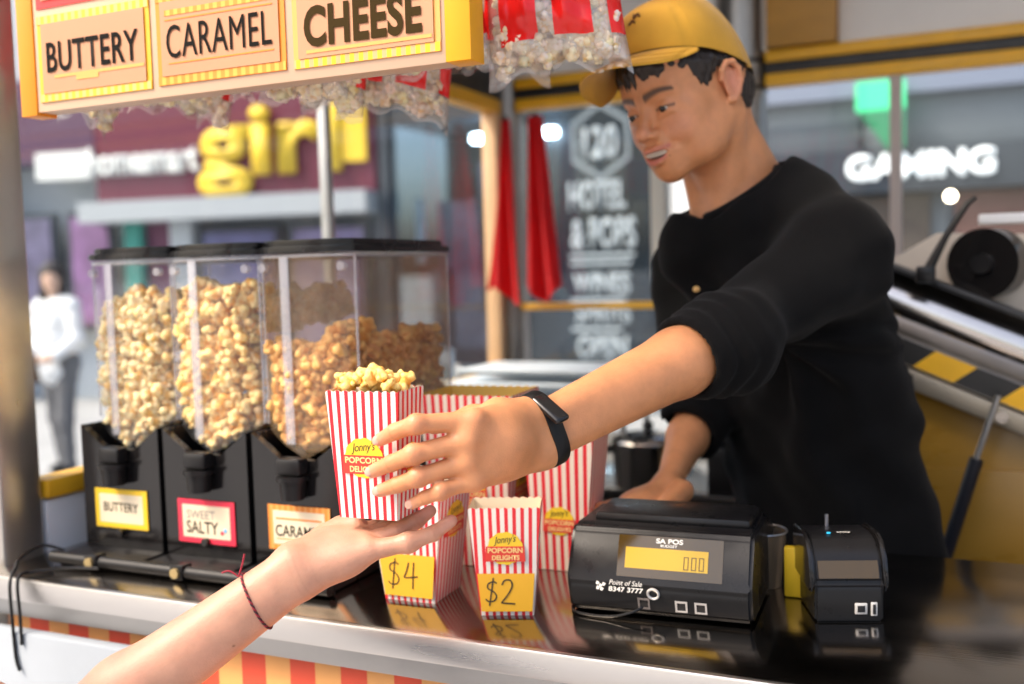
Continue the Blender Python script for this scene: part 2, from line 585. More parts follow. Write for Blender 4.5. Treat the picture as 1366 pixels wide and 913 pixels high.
# ------------------------------------------------------------------ the street behind
maroon = mat('maroon_fascia', (0.13, 0.010, 0.034), 0.45, var=0.08)
sign_yellow = mat('sign_yellow', (0.88, 0.60, 0.04), 0.45)
sign_white = mat('sign_white', (0.80, 0.82, 0.80), 0.5)
pale_render = mat('pale_render', (0.46, 0.50, 0.54), 0.8, var=0.08, vscale=2)
grey_clad = mat('grey_cladding', (0.125, 0.15, 0.175), 0.6, var=0.1, vscale=1.5)
dark_frame = mat('dark_frame', (0.03, 0.04, 0.055), 0.4)
dark_room = mat('dark_interior', (0.055, 0.07, 0.09), 0.8, var=0.3, vscale=1.2)
blue_dark = mat('blue_black', (0.020, 0.028, 0.042), 0.45, var=0.2, vscale=1.5)
teal = mat('teal_sign', (0.02, 0.26, 0.22), 0.45)
shop_glass = clear_mat('shop_glass', (0.72, 0.80, 0.86), haze=0.0, refl=.5)
lamp_glow = mat('lamp_glow', (1, 1, 1), 0.5, emit=(0.90, 0.97, 1.0), estr=14)
warm_glow = mat('warm_glow', (1, 1, 1), 0.5, emit=(1.0, 0.82, 0.55), estr=9)

# maroon shop, seen through the side window
ax = np.array([-0.982, -0.19, 0]); an = np.array([0.19, -0.982, 0])     # along the facade (to the left), outward to the street
A0 = np.array([-6.16, 10.0, 0])
shopA = empty('corner_shop', A0, 0, 'maroon shop front with big yellow and white letters across the street', 'shop')
MA = Matrix(((ax[0], -an[0], 0, 0), (ax[1], -an[1], 0, 0), (0, 0, 1, 0), (0, 0, 0, 1)))   # local: x left along facade, y inwards, z up
def fa(lo, hi, name, m, bev=0.0, parent=None):
    return MB().box(lo, hi, bev, M=MA).build(name, m, parent or shopA)
fa((0, 0.5, 0), (9, 0.7, 6.2), 'wall', pale_render)
fa((0, -0.02, 2.42), (3.55, 0.5, 3.95), 'fascia', maroon)
fa((0.0, -0.35, 2.18), (3.6, 0.5, 2.42), 'canopy', mat('canopy_grey', (0.38, 0.41, 0.44), 0.5))
fa((3.55, -0.03, 2.95), (5.2, 0.5, 3.95), 'upper_fascia', mat('plum_fascia', (0.085, 0.03, 0.075), 0.5))
fa((3.62, -0.06, 2.74), (4.35, 0.5, 3.06), 'sign_band', sign_white)
fa((2.35, 0.0, 0), (2.62, 0.4, 2.18), 'pier', pale_render)
fa((5.2, -0.1, 0), (5.55, 0.5, 3.95), 'pier', white_paint)
fa((3.0, -0.02, 1.0), (3.22, 0.1, 2.42), 'hanging_sign', teal)
fa((2.62, 0.1, 0), (3.0, 0.2, 2.42), 'shop_panel', mat('plum_panel', (0.12, 0.02, 0.07), 0.5))
for x0, x1, z0, z1 in ((0.15, 1.15, 0.5, 2.1), (1.25, 2.3, 0.5, 2.1), (3.45, 4.1, 0.9, 2.35), (4.25, 5.1, 0.9, 2.35)):
    w = fa((x0, 0.12, z0), (x1, 0.2, z1), 'window', dark_frame)
    wm = mat('window_display', (rng.uniform(.10, .3), rng.uniform(.10, .2), rng.uniform(.15, .3)), 0.6, var=0.6, vscale=2.5)
    MB().box((x0+.07, 0.09, z0+.07), (x1-.07, 0.13, z1-.07), M=MA).build('pane', wm, w)
ex_, ey_ = -ax, np.array([0, 0, 1.0])
def fpt(x, z, out=0.03):
    return np.array([ax[0]*x, ax[1]*x, z])+an*out
w = fa((0.0, -0.03, 2.44), (0.01, -0.02, 2.45), 'sign_backing', maroon)
put_text('girl', fpt(2.15, 2.40, .06), ex_, ey_, 1.78, 1.10, sign_yellow, shopA, 'yellow_lettering', bold=0.03, thick=0.06)
fa((0.08, -0.08, 2.76), (0.55, -0.02, 3.9), 'yellow_block', sign_yellow)
put_text('homesmart', fpt(3.6, 2.74, .06), ex_, ey_, 1.45, 0.34, sign_white, shopA, 'white_lettering', bold=0.03, thick=0.04)
# dark hotel window with white signwriting, behind the kiosk
HX0, HX1, HY = -6.1, -2.75, 10.0
hotel = empty('hotel_bar', (HX0, HY, 0), 0, 'dark glazed shop front with white signwriting and two ceiling lamps', 'shop front')
def hb(lo, hi, name, m, bev=0.0, parent=None):
    o_ = (HX0, HY, 0)
    return MB().box([lo[i]-o_[i] for i in range(3)], [hi[i]-o_[i] for i in range(3)], bev).build(name, m, parent or hotel)
hb((HX0, HY+1.6, 0), (HX1, HY+1.8, 6.2), 'wall', blue_dark)
hb((HX0, HY+.02, 3.5), (HX1, HY+1.6, 6.2), 'upper_wall', grey_clad)
hb((HX0+.1, HY+.04, 3.15), (HX1, HY+1.6, 3.5), 'soffit', blue_dark)
hb((HX0, HY, 0), (HX0+.10, HY+.12, 3.5), 'mullion', dark_frame)
hb((-4.55, HY, 0), (-4.45, HY+.12, 3.5), 'mullion', dark_frame)
hb((HX1, HY-.05, 0), (HX1+.24, HY+.25, 3.5), 'pillar', white_paint)
hb((HX0+.1, HY, 0), (HX1, HY+.12, 0.45), 'stall_riser', grey_clad)
for px_, w_, z0, z1, c_ in ((-5.35, .6, .6, 2.3, (.14, .12, .15)), (-4.95, .32, 1.0, 2.7, (.16, .13, .17)), (-5.9, .10, 1.6, 2.35, (.75, .8, .82)), (-5.62, .3, .6, 1.5, (.22, .26, .30))):
    hb((px_-w_/2, HY+.5, z0), (px_+w_/2, HY+.54, z1), 'poster', mat('poster_print', c_, .6, var=.5, vscale=3))
hb((-4.44, HY+.30, .46), (HX1, HY+.34, 3.14), 'backing_panel', mat('panel_slate', (0.016, 0.026, 0.038), .5, var=.25, vscale=1))
for x0, x1 in ((HX0+.1, -4.55), (-4.45, HX1)):
    hb((x0, HY+.05, .45), (x1, HY+.06, 3.15), 'pane', shop_glass)
for lx in (-4.96, -4.13):
    l_ = MB().cyl((lx-HX0, .22, 2.90), (lx-HX0, .22, 2.97), .085, n=20).build('ceiling_lamp', lamp_glow, hotel)
sw = mat('signwriting', (0.40, 0.46, 0.50), .6)
tx, tz = -3.86-HX0, 0
hexo = [(0.36+.36*math.cos(a)*1.0, 2.78+.40*math.sin(a)) for a in [R(60*k+30) for k in range(6)]]
mb = MB()
for k in range(6):
    (x0, z0), (x1, z1) = hexo[k], hexo[(k+1) % 6]
    c0 = (0.36, 2.78)
    f_ = .86
    mb.prism([(tx+x0, .03, z0), (tx+x1, .03, z1), (tx+c0[0]+(x1-c0[0])*f_, .03, c0[1]+(z1-c0[1])*f_), (tx+c0[0]+(x0-c0[0])*f_, .03, c0[1]+(z0-c0[1])*f_)], (0, .006, 0))
mb.build('hexagon_outline', mat('signwriting_dim', (0.20, 0.24, 0.27), .6), hotel, sm=False)
for s_, u0, z0, w_, h_ in (('120', .17, 2.60, .38, .33), ('HOTEL', 0.0, 2.08, .62, .30), ('& POPS', 0.02, 1.68, .70, .32), ('WINES', .03, 1.22, .62, .22), ('SPIRITS', .05, .92, .60, .20), ('OPEN', .06, .55, .55, .24)):
    put_text(s_, (tx+u0, .035, z0), (1, 0, 0), (0, 0, 1), w_, h_, sw, hotel, 'lettering', bold=.03, thick=.004)
for z0, w_ in ((1.60, .7), (1.52, .66), (1.14, .6), (.84, .55)):
    MB().box((tx, .03, z0), (tx+w_, .036, z0+.035)).build('sign_rule', sw, hotel)
# grey gaming shop
gx, gy = -2.5, 10.2
gaming = empty('gaming_shop', (gx, gy, 0), 0, 'grey clad shop with GAMING sign and green logo behind the kiosk', 'shop')
def gb(lo, hi, name, m, bev=0.0, parent=None):
    return MB().box((lo[0]-gx, lo[1]-gy, lo[2]), (hi[0]-gx, hi[1]-gy, hi[2]), bev).build(name, m, parent or gaming)
gb((gx, gy+.3, 0), (gx+9, gy+.6, 6.4), 'wall', grey_clad)
gb((gx, gy+.05, 3.02), (gx+9, gy+.3, 3.35), 'cornice', mat('cornice_blue', (0.16, 0.19, 0.27), .6))
for k in range(6):
    gb((gx+.02+k*1.5, gy+.22, 2.52), (gx+1.48+k*1.5, gy+.30, 3.0), 'cladding_panel', grey_clad, .01)
fsc = gb((gx, gy+.02, 2.12), (gx+9, gy+.30, 2.52), 'fascia', dark_frame)
put_text('GAMING', (-1.12-gx, -.0, 2.23), (1, 0, 0), (0, 0, 1), 1.27, .24, mat('gaming_letters', (0.8, 0.82, 0.83), .4, emit=(.9, .97, 1), estr=.35), gaming, 'lettering', bold=.035, thick=.03)
gr1 = mat('logo_green', (0.03, 0.5, 0.2), .4, emit=(.03, .55, .22), estr=.5)
gr2 = mat('logo_dark_green', (0.01, 0.22, 0.09), .4)
MB().box((-1.02-gx, -.12, 2.86), (-.60-gx, -.02, 3.12)).build('logo_block', gr1, gaming)
MB().prism([(-1.0-gx, -.11, 2.86), (-.60-gx, -.11, 2.86), (-.60-gx, -.11, 2.52), (-.75-gx, -.11, 2.50)], (0, .08, 0)).build('logo_wedge', gr2, gaming, sm=False)
for k in range(4):
    gb((gx+.1+k*2.2, gy+.25, .4), (gx+2.1+k*2.2, gy+.29, 2.1), 'window', mat('shop_window', (0.10+.05*k, 0.085, 0.075), .25, var=.5, vscale=1.5))
MB().sph((-2.62-gx, .1, 2.03), .05, 12).build('wall_lamp', warm_glow, gaming)
# shop wall on the far side of the lane, beyond the left end
low = empty('end_building', (-15.0, 8.4, 0), 0, 'pale building at the far left end of the street', 'building')
MB().box((-6, 0, 0), (0, 5, 6.5)).build('wall', pale_render, low)
for k in range(3):
    MB().box((-5.2+k*1.8, -.05, 1.0), (-4.0+k*1.8, .02, 2.8)).build('window', dark_frame, low)

# ------------------------------------------------------------------ kiosk
KX0, KX1, KY0, KY1 = -1.44, 1.60, 1.066, 3.10
kiosk = empty('popcorn_kiosk', (0, KY0, 0), 0, 'stainless and yellow popcorn kiosk with glazed back and striped skirt', 'kiosk')
def kb(lo, hi, name, m, bev=0.002, parent=None):
    b_ = (0, KY0, 0)
    return MB().box([lo[i]-b_[i] for i in range(3)], [hi[i]-b_[i] for i in range(3)], bev).build(name, m, parent or kiosk)
kb((KX0, 1.20, .02), (KX1, KY1, .12), 'floor', steel_dull)
kb((KX0-.1, 1.02, 2.80), (KX1+.1, KY1+.15, 2.88), 'roof', ceiling_grey)
# counter
kb((KX0+.04, KY0+.004, 1.030), (KX1, 1.615, 1.050), 'counter_top', steel, .004)
kb((KX0+.04, KY0, 1.014), (KX1, KY0+.010, 1.0495), 'counter_lip', lip_steel, .004)
kb((KX0+.04, KY0+.018, .984), (KX1, KY0+.030, 1.030), 'apron', steel_dull, .002)
skirt_m = stripe_mat('skirt_stripes', (0.70, 0.075, 0.030), (0.78, 0.36, 0.11), 0.082, 'X', .5, .6, off=.35)
kb((KX0+.05, KY0+.045, .15), (KX1, KY0+.060, 1.0), 'striped_skirt', skirt_m)
kb((KX0-.06, KY0-.010, .12), (-1.06, KY0+.012, .972), 'front_board', mat('board_white', (0.36, 0.40, 0.44), .5, var=.05), .004)
kb((KX0+.05, 1.50, .12), (KX1, 1.60, 1.03), 'counter_cabinet', steel_dull)
# posts
kb((-1.470, 1.105, .0), (-1.382, 1.185, 2.80), 'corner_post', mat('post_steel', (0.56, 0.53, 0.49), .34, .9, var=.2, vscale=3, rvar=.1), .008)
MB().cyl((-1.375, 3.05-KY0, .12), (-1.375, 3.05-KY0, 2.80), .052, n=32).build('corner_pole', mat('pole_grey', (0.30, 0.28, 0.26), .36, .85, var=.15, vscale=4), kiosk)
MB().cyl((-.625, 3.04-KY0, .12), (-.625, 3.04-KY0, 2.80), .072, n=32).build('back_pole', mat('pole_steel', (0.33, 0.32, 0.31), .34, .9, var=.15, vscale=4), kiosk)
for zz in (1.985, 2.06):
    MB().cyl((-.625, 3.04-KY0, zz), (-.625, 3.04-KY0, zz+.012), .0745, n=32).build('pole_band', black_paint, kiosk)
# side wall (left)
XL = -1.40
kb((XL-.02, 1.19, .12), (XL+.02, 3.0, 1.135), 'side_panel', white_paint)
kb((XL-.025, 1.19, 1.140), (XL+.025, 3.0, 1.170), 'window_rail', yellow_paint)
kb((XL-.025, 1.19, 1.985), (XL+.025, 3.02, 2.028), 'window_rail', yellow_paint)
kb((XL-.024, 2.95, 1.17), (XL+.024, 2.995, 1.985), 'window_stile', mat('stile_peach', (0.72, 0.45, 0.24), .45, var=.1))
kb((XL-.018, 1.19, 2.03), (XL+.018, 3.02, 2.80), 'header_panel', black_paint)
kb((XL-.003, 1.19, 1.168), (XL+.003, 2.952, 1.987), 'pane', window_glass, 0)
kb((XL-.012, 2.04, 1.17), (XL+.012, 2.062, 1.985), 'glazing_bar', steel_dull)
# back wall
YB = 3.03
kb((-1.33, YB-.02, .12), (KX1, YB+.02, .98), 'back_panel', steel_dull)
kb((-1.33, YB-.02, 1.362), (-.69, YB+.02, 1.383), 'window_rail', yellow_paint)
kb((-.55, YB-.02, 1.362), (KX1, YB+.02, 1.383), 'window_rail', yellow_paint)
for a_, b__ in ((-1.33, -.70), (-.55, KX1)):
    kb((a_, YB-.03, 1.990), (b__, YB+.02, 2.024), 'window_rail', yellow_paint)
    kb((a_, YB-.026, 2.026), (b__, YB+.02, 2.056), 'black_rail', black_paint)
    kb((a_, YB-.03, 2.058), (b__, YB+.02, 2.090), 'upper_rail', yellow_paint)
    kb((a_, YB-.004, .982), (b__, YB+.002, 1.988), 'pane', window_glass, 0)
kb((-1.33, YB-.018, 2.092), (-.54, YB+.02, 2.80), 'header_panel', ceiling_grey)
kb((-.54, YB-.06, 2.092), (-.352, YB+.02, 2.80), 'header_board', amber_board)
kb((-.35, YB-.018, 2.092), (KX1, YB+.02, 2.80), 'header_panel', ceiling_grey)
kb((-.218, YB-.022, .98), (-.188, YB+.018, 1.99), 'mullion', mat('mullion_pink', (0.50, 0.42, 0.38), .45))
kb((-.895, YB-.022, 1.383), (-.850, YB+.018, 1.99), 'mullion', mat('mullion_pale', (0.62, 0.58, 0.50), .45))
# right end wall, outside the picture
kb((KX1-.04, 1.62, .12), (KX1, YB, 2.80), 'end_panel', ceiling_grey)
# ------------------------------------------------------------------ popped corn
def kernel_mesh(seed, cols, r=0.0128):
    """one popped kernel: lobes bursting from a darker hull"""
    rg = random.Random(seed)
    bm = bmesh.new()
    bmesh.ops.create_icosphere(bm, subdivisions=3, radius=1.0)
    lobes = []
    for k in range(rg.randint(6, 9)):
        d = Vector((rg.gauss(0, 1), rg.gauss(0, 1), rg.gauss(0, 1)*.8)).normalized()
        lobes.append((d*rg.uniform(.46, .74), rg.uniform(.34, .52)))
    lobes.append((Vector((0, 0, 0)), .50))
    C = []
    for v in bm.verts:
        d = v.co.normalized()
        ts = []
        for c, q in lobes:
            b = d.dot(c); disc = b*b-c.length_squared+q*q
            ts.append(b+math.sqrt(disc) if disc > 0 else 0.25)
        ts.sort()
        t = ts[-1]
        cre = min(1, max(0, (ts[-1]-ts[-2])*5))           # 0 in the creases
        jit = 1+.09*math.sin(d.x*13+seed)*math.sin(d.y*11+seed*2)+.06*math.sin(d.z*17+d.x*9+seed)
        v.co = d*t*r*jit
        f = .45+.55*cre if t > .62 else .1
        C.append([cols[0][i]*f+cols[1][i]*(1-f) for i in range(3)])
    me = bpy.data.meshes.new('popcorn_kernel')
    bm.to_mesh(me); bm.free()
    smooth(me, 60)
    set_tint(me, np.array(C))
    return me

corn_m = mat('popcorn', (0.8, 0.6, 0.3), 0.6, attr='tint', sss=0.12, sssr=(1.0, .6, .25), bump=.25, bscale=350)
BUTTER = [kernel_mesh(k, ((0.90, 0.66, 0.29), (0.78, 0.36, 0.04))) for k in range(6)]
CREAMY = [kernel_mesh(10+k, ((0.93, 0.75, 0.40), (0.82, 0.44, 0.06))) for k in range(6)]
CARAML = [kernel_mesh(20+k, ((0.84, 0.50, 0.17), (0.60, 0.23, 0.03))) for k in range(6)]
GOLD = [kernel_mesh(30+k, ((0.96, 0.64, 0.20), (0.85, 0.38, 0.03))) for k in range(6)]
for L_ in (BUTTER, CREAMY, CARAML, GOLD):
    for m_ in L_: m_.materials.append(corn_m)

def rot_rand(rg):
    q = np.array([rg.gauss(0, 1) for _ in range(4)]); q /= np.linalg.norm(q)
    w, x, y, z = q
    return np.array([[1-2*(y*y+z*z), 2*(x*y-z*w), 2*(x*z+y*w)], [2*(x*y+z*w), 1-2*(x*x+z*z), 2*(y*z-x*w)], [2*(x*z-y*w), 2*(y*z+x*w), 1-2*(x*x+y*y)]])

def joined_kernels(name, spots, kinds, parent, rg, sc=1.0):
    """many kernels as one mass"""
    Vs, Fs, Cs, off = [], [], [], 0
    cache = []
    for me in kinds:
        v = np.empty(len(me.vertices)*3); me.vertices.foreach_get('co', v)
        f = np.array([p.vertices[:] for p in me.polygons])
        c = np.empty(len(me.vertices)*4); me.color_attributes['tint'].data.foreach_get('color', c)
        cache.append((v.reshape(-1, 3), f, c.reshape(-1, 4)[:, :3]))
    for p in spots:
        v, f, c = cache[rg.randrange(len(cache))]
        Vs.append(v@rot_rand(rg).T*(sc*rg.uniform(.72, 1.3))+np.asarray(p)); Fs.append(f+off); off += len(v)
        Cs.append(c*np.array([1, rg.uniform(.9, 1.04), rg.uniform(.8, 1.1)])*rg.uniform(.86, 1.08))
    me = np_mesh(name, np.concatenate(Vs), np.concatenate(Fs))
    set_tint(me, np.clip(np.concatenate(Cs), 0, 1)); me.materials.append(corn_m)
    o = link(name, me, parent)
    o['kind'] = 'stuff'
    return o

def single_kernels(spots, kinds, rg, label, group, sc=1.0):
    for p in spots:
        o = link('popcorn_kernel', kinds[rg.randrange(len(kinds))])
        M = Matrix([list(r_) for r_ in rot_rand(rg)]).to_4x4()
        s_ = sc*rg.uniform(.75, 1.28)
        o.matrix_world = Matrix.Translation(p) @ M @ Matrix.Scale(s_, 4)
        tag(o, label, 'popcorn', group)

# ------------------------------------------------------------------ dispensers
clear_bin = clear_mat('clear_bin', (0.95, 0.955, 0.96), haze=0.02, wear=0.06, rough=0.06)
clear_rib = clear_mat('clear_rib', (0.92, 0.92, 0.94), haze=0.30, rough=0.12, hazecol=(.75, .75, .78))
smoky_bin = clear_mat('smeared_bin', (0.90, 0.86, 0.80), haze=0.10, wear=0.16, rough=0.08, hazecol=(.62, .42, .24))
lid_m = mat('lid_black', (0.012, 0.012, 0.013), 0.22, rvar=.08, vscale=20)
DW = 0.163
BF, BB = 1.225, 1.528          # bin front and back
ZC_ = 1.05
def bin_outline(w, f, b, ch=.042):
    return [(-w/2, b), (w/2, b), (w/2, f+ch*.55), (w/2-ch*.4, f+.010), (w/2-ch, f), (-w/2+ch, f), (-w/2+ch*.4, f+.010), (-w/2, f+ch*.55)]
def v_floor(x, w):
    return 1.222+.046*abs(x)/(w/2)
def dispenser(cx, label, card, fill_top, kinds, tint_bin, nm, group):
    D = empty('popcorn_dispenser', (cx, 1.20, ZC_), 0, label, 'dispenser', 'clear gravity dispensers on the counter')
    T = lambda x, y, z: (x, y-1.20, z-ZC_)
    w = DW-.004
    # stand: two black cheeks, a back and a front panel cut to a V
    mb = MB()
    pan = [T(-w/2, 1.203, 1.068), T(w/2, 1.203, 1.068), T(w/2, 1.203, 1.262), T(.030, 1.203, 1.226), T(-.030, 1.203, 1.226), T(-w/2, 1.203, 1.262)]
    mb.prism(pan, (0, .012, 0))
    mb.build('front_panel', black_gloss, D, sm=False)
    MB().box(T(-w/2, 1.2155, 1.068), T(-w/2+.006, 1.53, 1.262), .001).build('cheek', black_plastic, D)
    MB().box(T(w/2-.006, 1.2155, 1.068), T(w/2, 1.53, 1.262), .001).build('cheek', black_plastic, D)
    MB().box(T(-w/2, 1.5305, 1.068), T(w/2, 1.538, 1.262), .001).build('back_panel', black_plastic, D)
    MB().box(T(-w/2-.001, 1.158, 1.0505), T(w/2+.001, 1.54, 1.0675), .004).build('foot', black_plastic, D)
    # spout
    sp = MB().cyl(T(0, 1.19, 1.172), T(0, 1.19, 1.198), .017, .019, 20).build('spout', black_plastic, D)
    MB().cyl(T(0, 1.19, 1.199), T(0, 1.19, 1.206), .023, n=20).build('spout_ring', black_plastic, sp)
    MB().box(T(-.021, 1.178, 1.207), T(.021, 1.2025, 1.232), .005).build('chute', black_plastic, D)
    MB().cyl(T(0, 1.193, 1.093), T(0, 1.203, 1.093), .006, n=12).build('lock_screw', black_gloss, D)
    # clear hopper
    out = bin_outline(DW, BF, BB)
    mb = MB()
    n = len(out)
    for i in range(n):
        (x0, y0), (x1, y1) = out[i], out[(i+1) % n]
        k = 4 if abs(x1-x0) > .05 else 1
        for j in range(k):
            a, b = j/k, (j+1)/k
            xa, ya, xb, yb = x0+(x1-x0)*a, y0+(y1-y0)*a, x0+(x1-x0)*b, y0+(y1-y0)*b
            mb.poly([T(xa, ya, v_floor(xa, DW)), T(xb, yb, v_floor(xb, DW)), T(xb*1.0, yb, 1.522), T(xa, ya, 1.522)])
    bmesh.ops.remove_doubles(mb.bm, verts=mb.bm.verts, dist=1e-5)
    hop = mb.build('hopper', tint_bin, D, ang=20)
    rim = MB().tube([T(x*1.004, y, 1.519) for x, y in out], .0028, 6, closed=True).build('rim', clear_rib, hop)
    for sx in (-1,):
        MB().box(T(-DW/2+.050, BF-.004, 1.2445), T(-DW/2+.066, BF-.0005, 1.518), .0015).build('rib', clear_rib, hop)
    for (x, y) in (out[2], out[7], out[1], out[0]):
        MB().cyl(T(x, y, v_floor(x, DW)+.002), T(x, y, 1.516), .0022, n=8).build('edge_highlight', clear_rib, hop)  # milky rods added as the white highlights along the bin edges
    for x in (-DW/2+.012, DW/2-.014):
        MB().cyl(T(x, BF+.006, 1.503), T(x, BF+.016, 1.503), .0065, n=16).build('stud', clear_rib, hop)
    # lid
    lw = DW+.006
    lo = bin_outline(lw, BF-.006, BB+.006)
    mb = MB().prism([T(x, y, 1.5235) for x, y in lo], (0, 0, .010))
    mb.prism([T(x*.93, BF+(y-BF)*.93+.008, 1.5337) for x, y in lo], (0, 0, .009))
    bmesh.ops.bevel(mb.bm, geom=[e for e in mb.bm.edges], offset=.002, segments=2, affect='EDGES')
    mb.build('lid', lid_m, D)
    # card
    cw, chh, cz, border, lines = card
    y = 1.2015
    c0 = MB().box(T(-cw/2, y-.0008, cz), T(cw/2, y, cz+chh)).build('label_card', border, D)
    bt = .009
    MB().box(T(-cw/2+bt, y-.0012, cz+bt*.9), T(cw/2-bt, y-.0009, cz+chh-bt*.9)).build('card_face', cream, c0)
    for s_, u, v, w_, h_, m_ in lines:
        put_text(s_, T(-cw/2+u*cw, y-.0015, cz+v*chh), (1, 0, 0), (0, 0, 1), w_*cw, h_*chh, m_, c0, 'lettering', bold=.012)
    return D

card_yellow = mat('card_yellow', (0.85, 0.55, 0.02), .5)
card_red = mat('card_red', (0.78, 0.03, 0.07), .5)
card_orange = stripe_mat('card_orange', (0.86, 0.36, 0.09), (0.80, 0.25, 0.03), .010, 'X', .5, .5)
grey_ink = mat('grey_ink', (0.30, 0.25, 0.22), .5)
rule_or = mat('rule_orange', (0.85, 0.25, 0.03), .5)
# feed positions for the kernels in a hopper
def hopper_spots(cx, top, rg, step=.0182):
    P = []
    hw = DW/2-.010
    z = 1.222
    k = 0
    while z < top+.04:
        y = BF+.010
        row = 0
        while y < BB-.008:
            x = -hw+(.5*step if (row+k) % 2 else 0)
            while x <= hw:
                xx, yy, zz = x+rg.uniform(-.004, .004), y+rg.uniform(-.003, .004), z+rg.uniform(-.004, .004)
                surf = top+.010*math.sin(xx*40+cx*9)+.012*math.cos(yy*30)+.05*(xx/hw)*.35-.02*((yy-BF)/(BB-BF))
                ch = max(0, (abs(xx)-(DW/2-.042))/.042)
                if zz > v_floor(xx, DW)+.010 and zz < surf and yy > BF+.009+.020*ch*ch:
                    P.append((xx+cx, yy, zz, surf-zz))
                x += step
            y += step*.86; row += 1
        z += step*.80; k += 1
    return P

specs = [
    (-1.2305, 'leftmost clear dispenser of pale popcorn with yellow BUTTERY card', (.108, .062, 1.100, card_yellow, [('BUTTERY', .17, .42, .66, .24, ink)]), 1.452, CREAMY, clear_bin, 'buttery'),
    (-1.0605, 'middle clear dispenser of popcorn with pink-red SWEET SALTY card', (.108, .066, 1.090, card_red, [('SWEET', .16, .56, .50, .20, grey_ink), ('SALTY', .15, .22, .56, .29, ink)]), 1.470, BUTTER, clear_bin, 'sweet'),
    (-.8905, 'rightmost clear dispenser, half empty of caramel popcorn, with orange CARAMEL card', (.108, .066, 1.093, card_orange, [('CARAMEL', .12, .30, .76, .26, ink)]), 1.392, CARAML, smoky_bin, 'caramel'),
]
kr = random.Random(3)
for i, (cx, lab, card, top, kinds, bm_, nm) in enumerate(specs):
    dsp = dispenser(cx, lab, card, top, kinds, bm_, nm, '')
    P = hopper_spots(cx, top, kr)
    # keep the shell one can see: front, top and right side
    vis = [(x, y, z) for (x, y, z, dp) in P if y < BF+.045 or dp < .04 or (x-cx > DW/2-.040 and i == 2)]
    front = sorted(vis, key=lambda p: p[1]-.15*p[2]*(i == 2))
    nsing = 88
    single_kernels(front[:nsing], kinds, kr, ['pale popped kernel against the front of the BUTTERY dispenser', 'popped kernel against the front of the SWEET SALTY dispenser', 'caramel kernel against the front of the CARAMEL dispenser'][i], ['kernels in the buttery dispenser', 'kernels in the sweet and salty dispenser', 'kernels in the caramel dispenser'][i])
    o = joined_kernels('popcorn', front[nsing:], kinds, None, kr)
    tag(o, ['pale popcorn heaped inside the BUTTERY dispenser', 'popcorn heaped inside the SWEET SALTY dispenser', 'caramel popcorn half filling the CARAMEL dispenser'][i], 'popcorn')
put_text('&', (-1.0605+.016, 1.1992, 1.1295), (1, 0, 0), (0, 0, 1), .009, .011, card_red, None, 'ampersand')
bpy.data.objects.remove(bpy.data.objects['ampersand'])
D2 = [o for o in bpy.data.objects if o.name.startswith('label_card')][1]
mb = MB()
for k, (u, v) in enumerate(((.030, -.0), (.036, .004))):
    MB().sph((u, -.0002+.0002, .058+v), .0035, 8, (1, .12, 1)).build('candy_mark', (card_red, mat('mark_blue', (.15, .45, .75), .5))[k], D2)
for zc, h_ in ((1.138, .0025), (1.1085, .0015)):
    D3 = [o for o in bpy.data.objects if o.name.startswith('label_card')][2]
    MB().box((-.040, -.0001, zc-ZC_), (.040, .0001, zc-ZC_+h_)).build('card_rule', rule_or, D3)
# drip rail in front of the dispensers and its loose cable
rail = empty('drip_rail', (-1.06, 1.165, 1.05), 0, 'black plastic rail along the feet of the three dispensers', 'rail')
MB().tube([(-.262, -.020, .012), (.258, -.020, .012)], .0095, 12).build('rail_tube', black_plastic, rail)
MB().box((-.262, -.009, .0008), (.258, -.0075, .016), .001).build('rail_back', black_plastic, rail)
knob_m = mat('knob_brass', (0.55, 0.42, 0.20), .35, .6)
for kx in (-.172, -.003, .168):
    MB().cyl((kx, -.036, .013), (kx, -.029, .013), .0075, n=16).build('knob', knob_m, rail)
    MB().box((kx-.012, -.0315, .002), (kx+.012, -.009, .0245), .003).build('clamp', black_plastic, rail)
cab = [(-1.325, 1.170, 1.064), (-1.350, 1.150, 1.075), (-1.352, 1.110, 1.066), (-1.335, 1.085, 1.056), (-1.318, 1.066, 1.056), (-1.311, 1.055, 1.040), (-1.309, 1.054, .99), (-1.305, 1.053, .935), (-1.297, 1.052, .915)]
cab2 = [(-1.21, 1.130, 1.057), (-1.26, 1.115, 1.057), (-1.30, 1.088, 1.055), (-1.300, 1.067, 1.0565), (-1.296, 1.056, 1.045), (-1.292, 1.054, 1.0), (-1.291, 1.053, .955)]
def spline(pts, n=6):
    out = []
    for i in range(len(pts)-1):
        p0, p1, p2, p3 = (Vector(pts[max(i-1, 0)]), Vector(pts[i]), Vector(pts[i+1]), Vector(pts[min(i+2, len(pts)-1)]))
        for k in range(n):
            t = k/n
            out.append(0.5*(2*p1+(p2-p0)*t+(2*p0-5*p1+4*p2-p3)*t*t+(3*p1-p0-3*p2+p3)*t**3))
    out.append(Vector(pts[-1]))
    return out
cb = tag(MB().tube(spline(cab), .0026, 8).build('cable', black_plastic), 'longer black cable hanging over the counter edge at left', 'cable')
cb = tag(MB().tube(spline(cab2), .0026, 8).build('cable', black_plastic), 'shorter black cable hanging over the counter edge at left', 'cable')

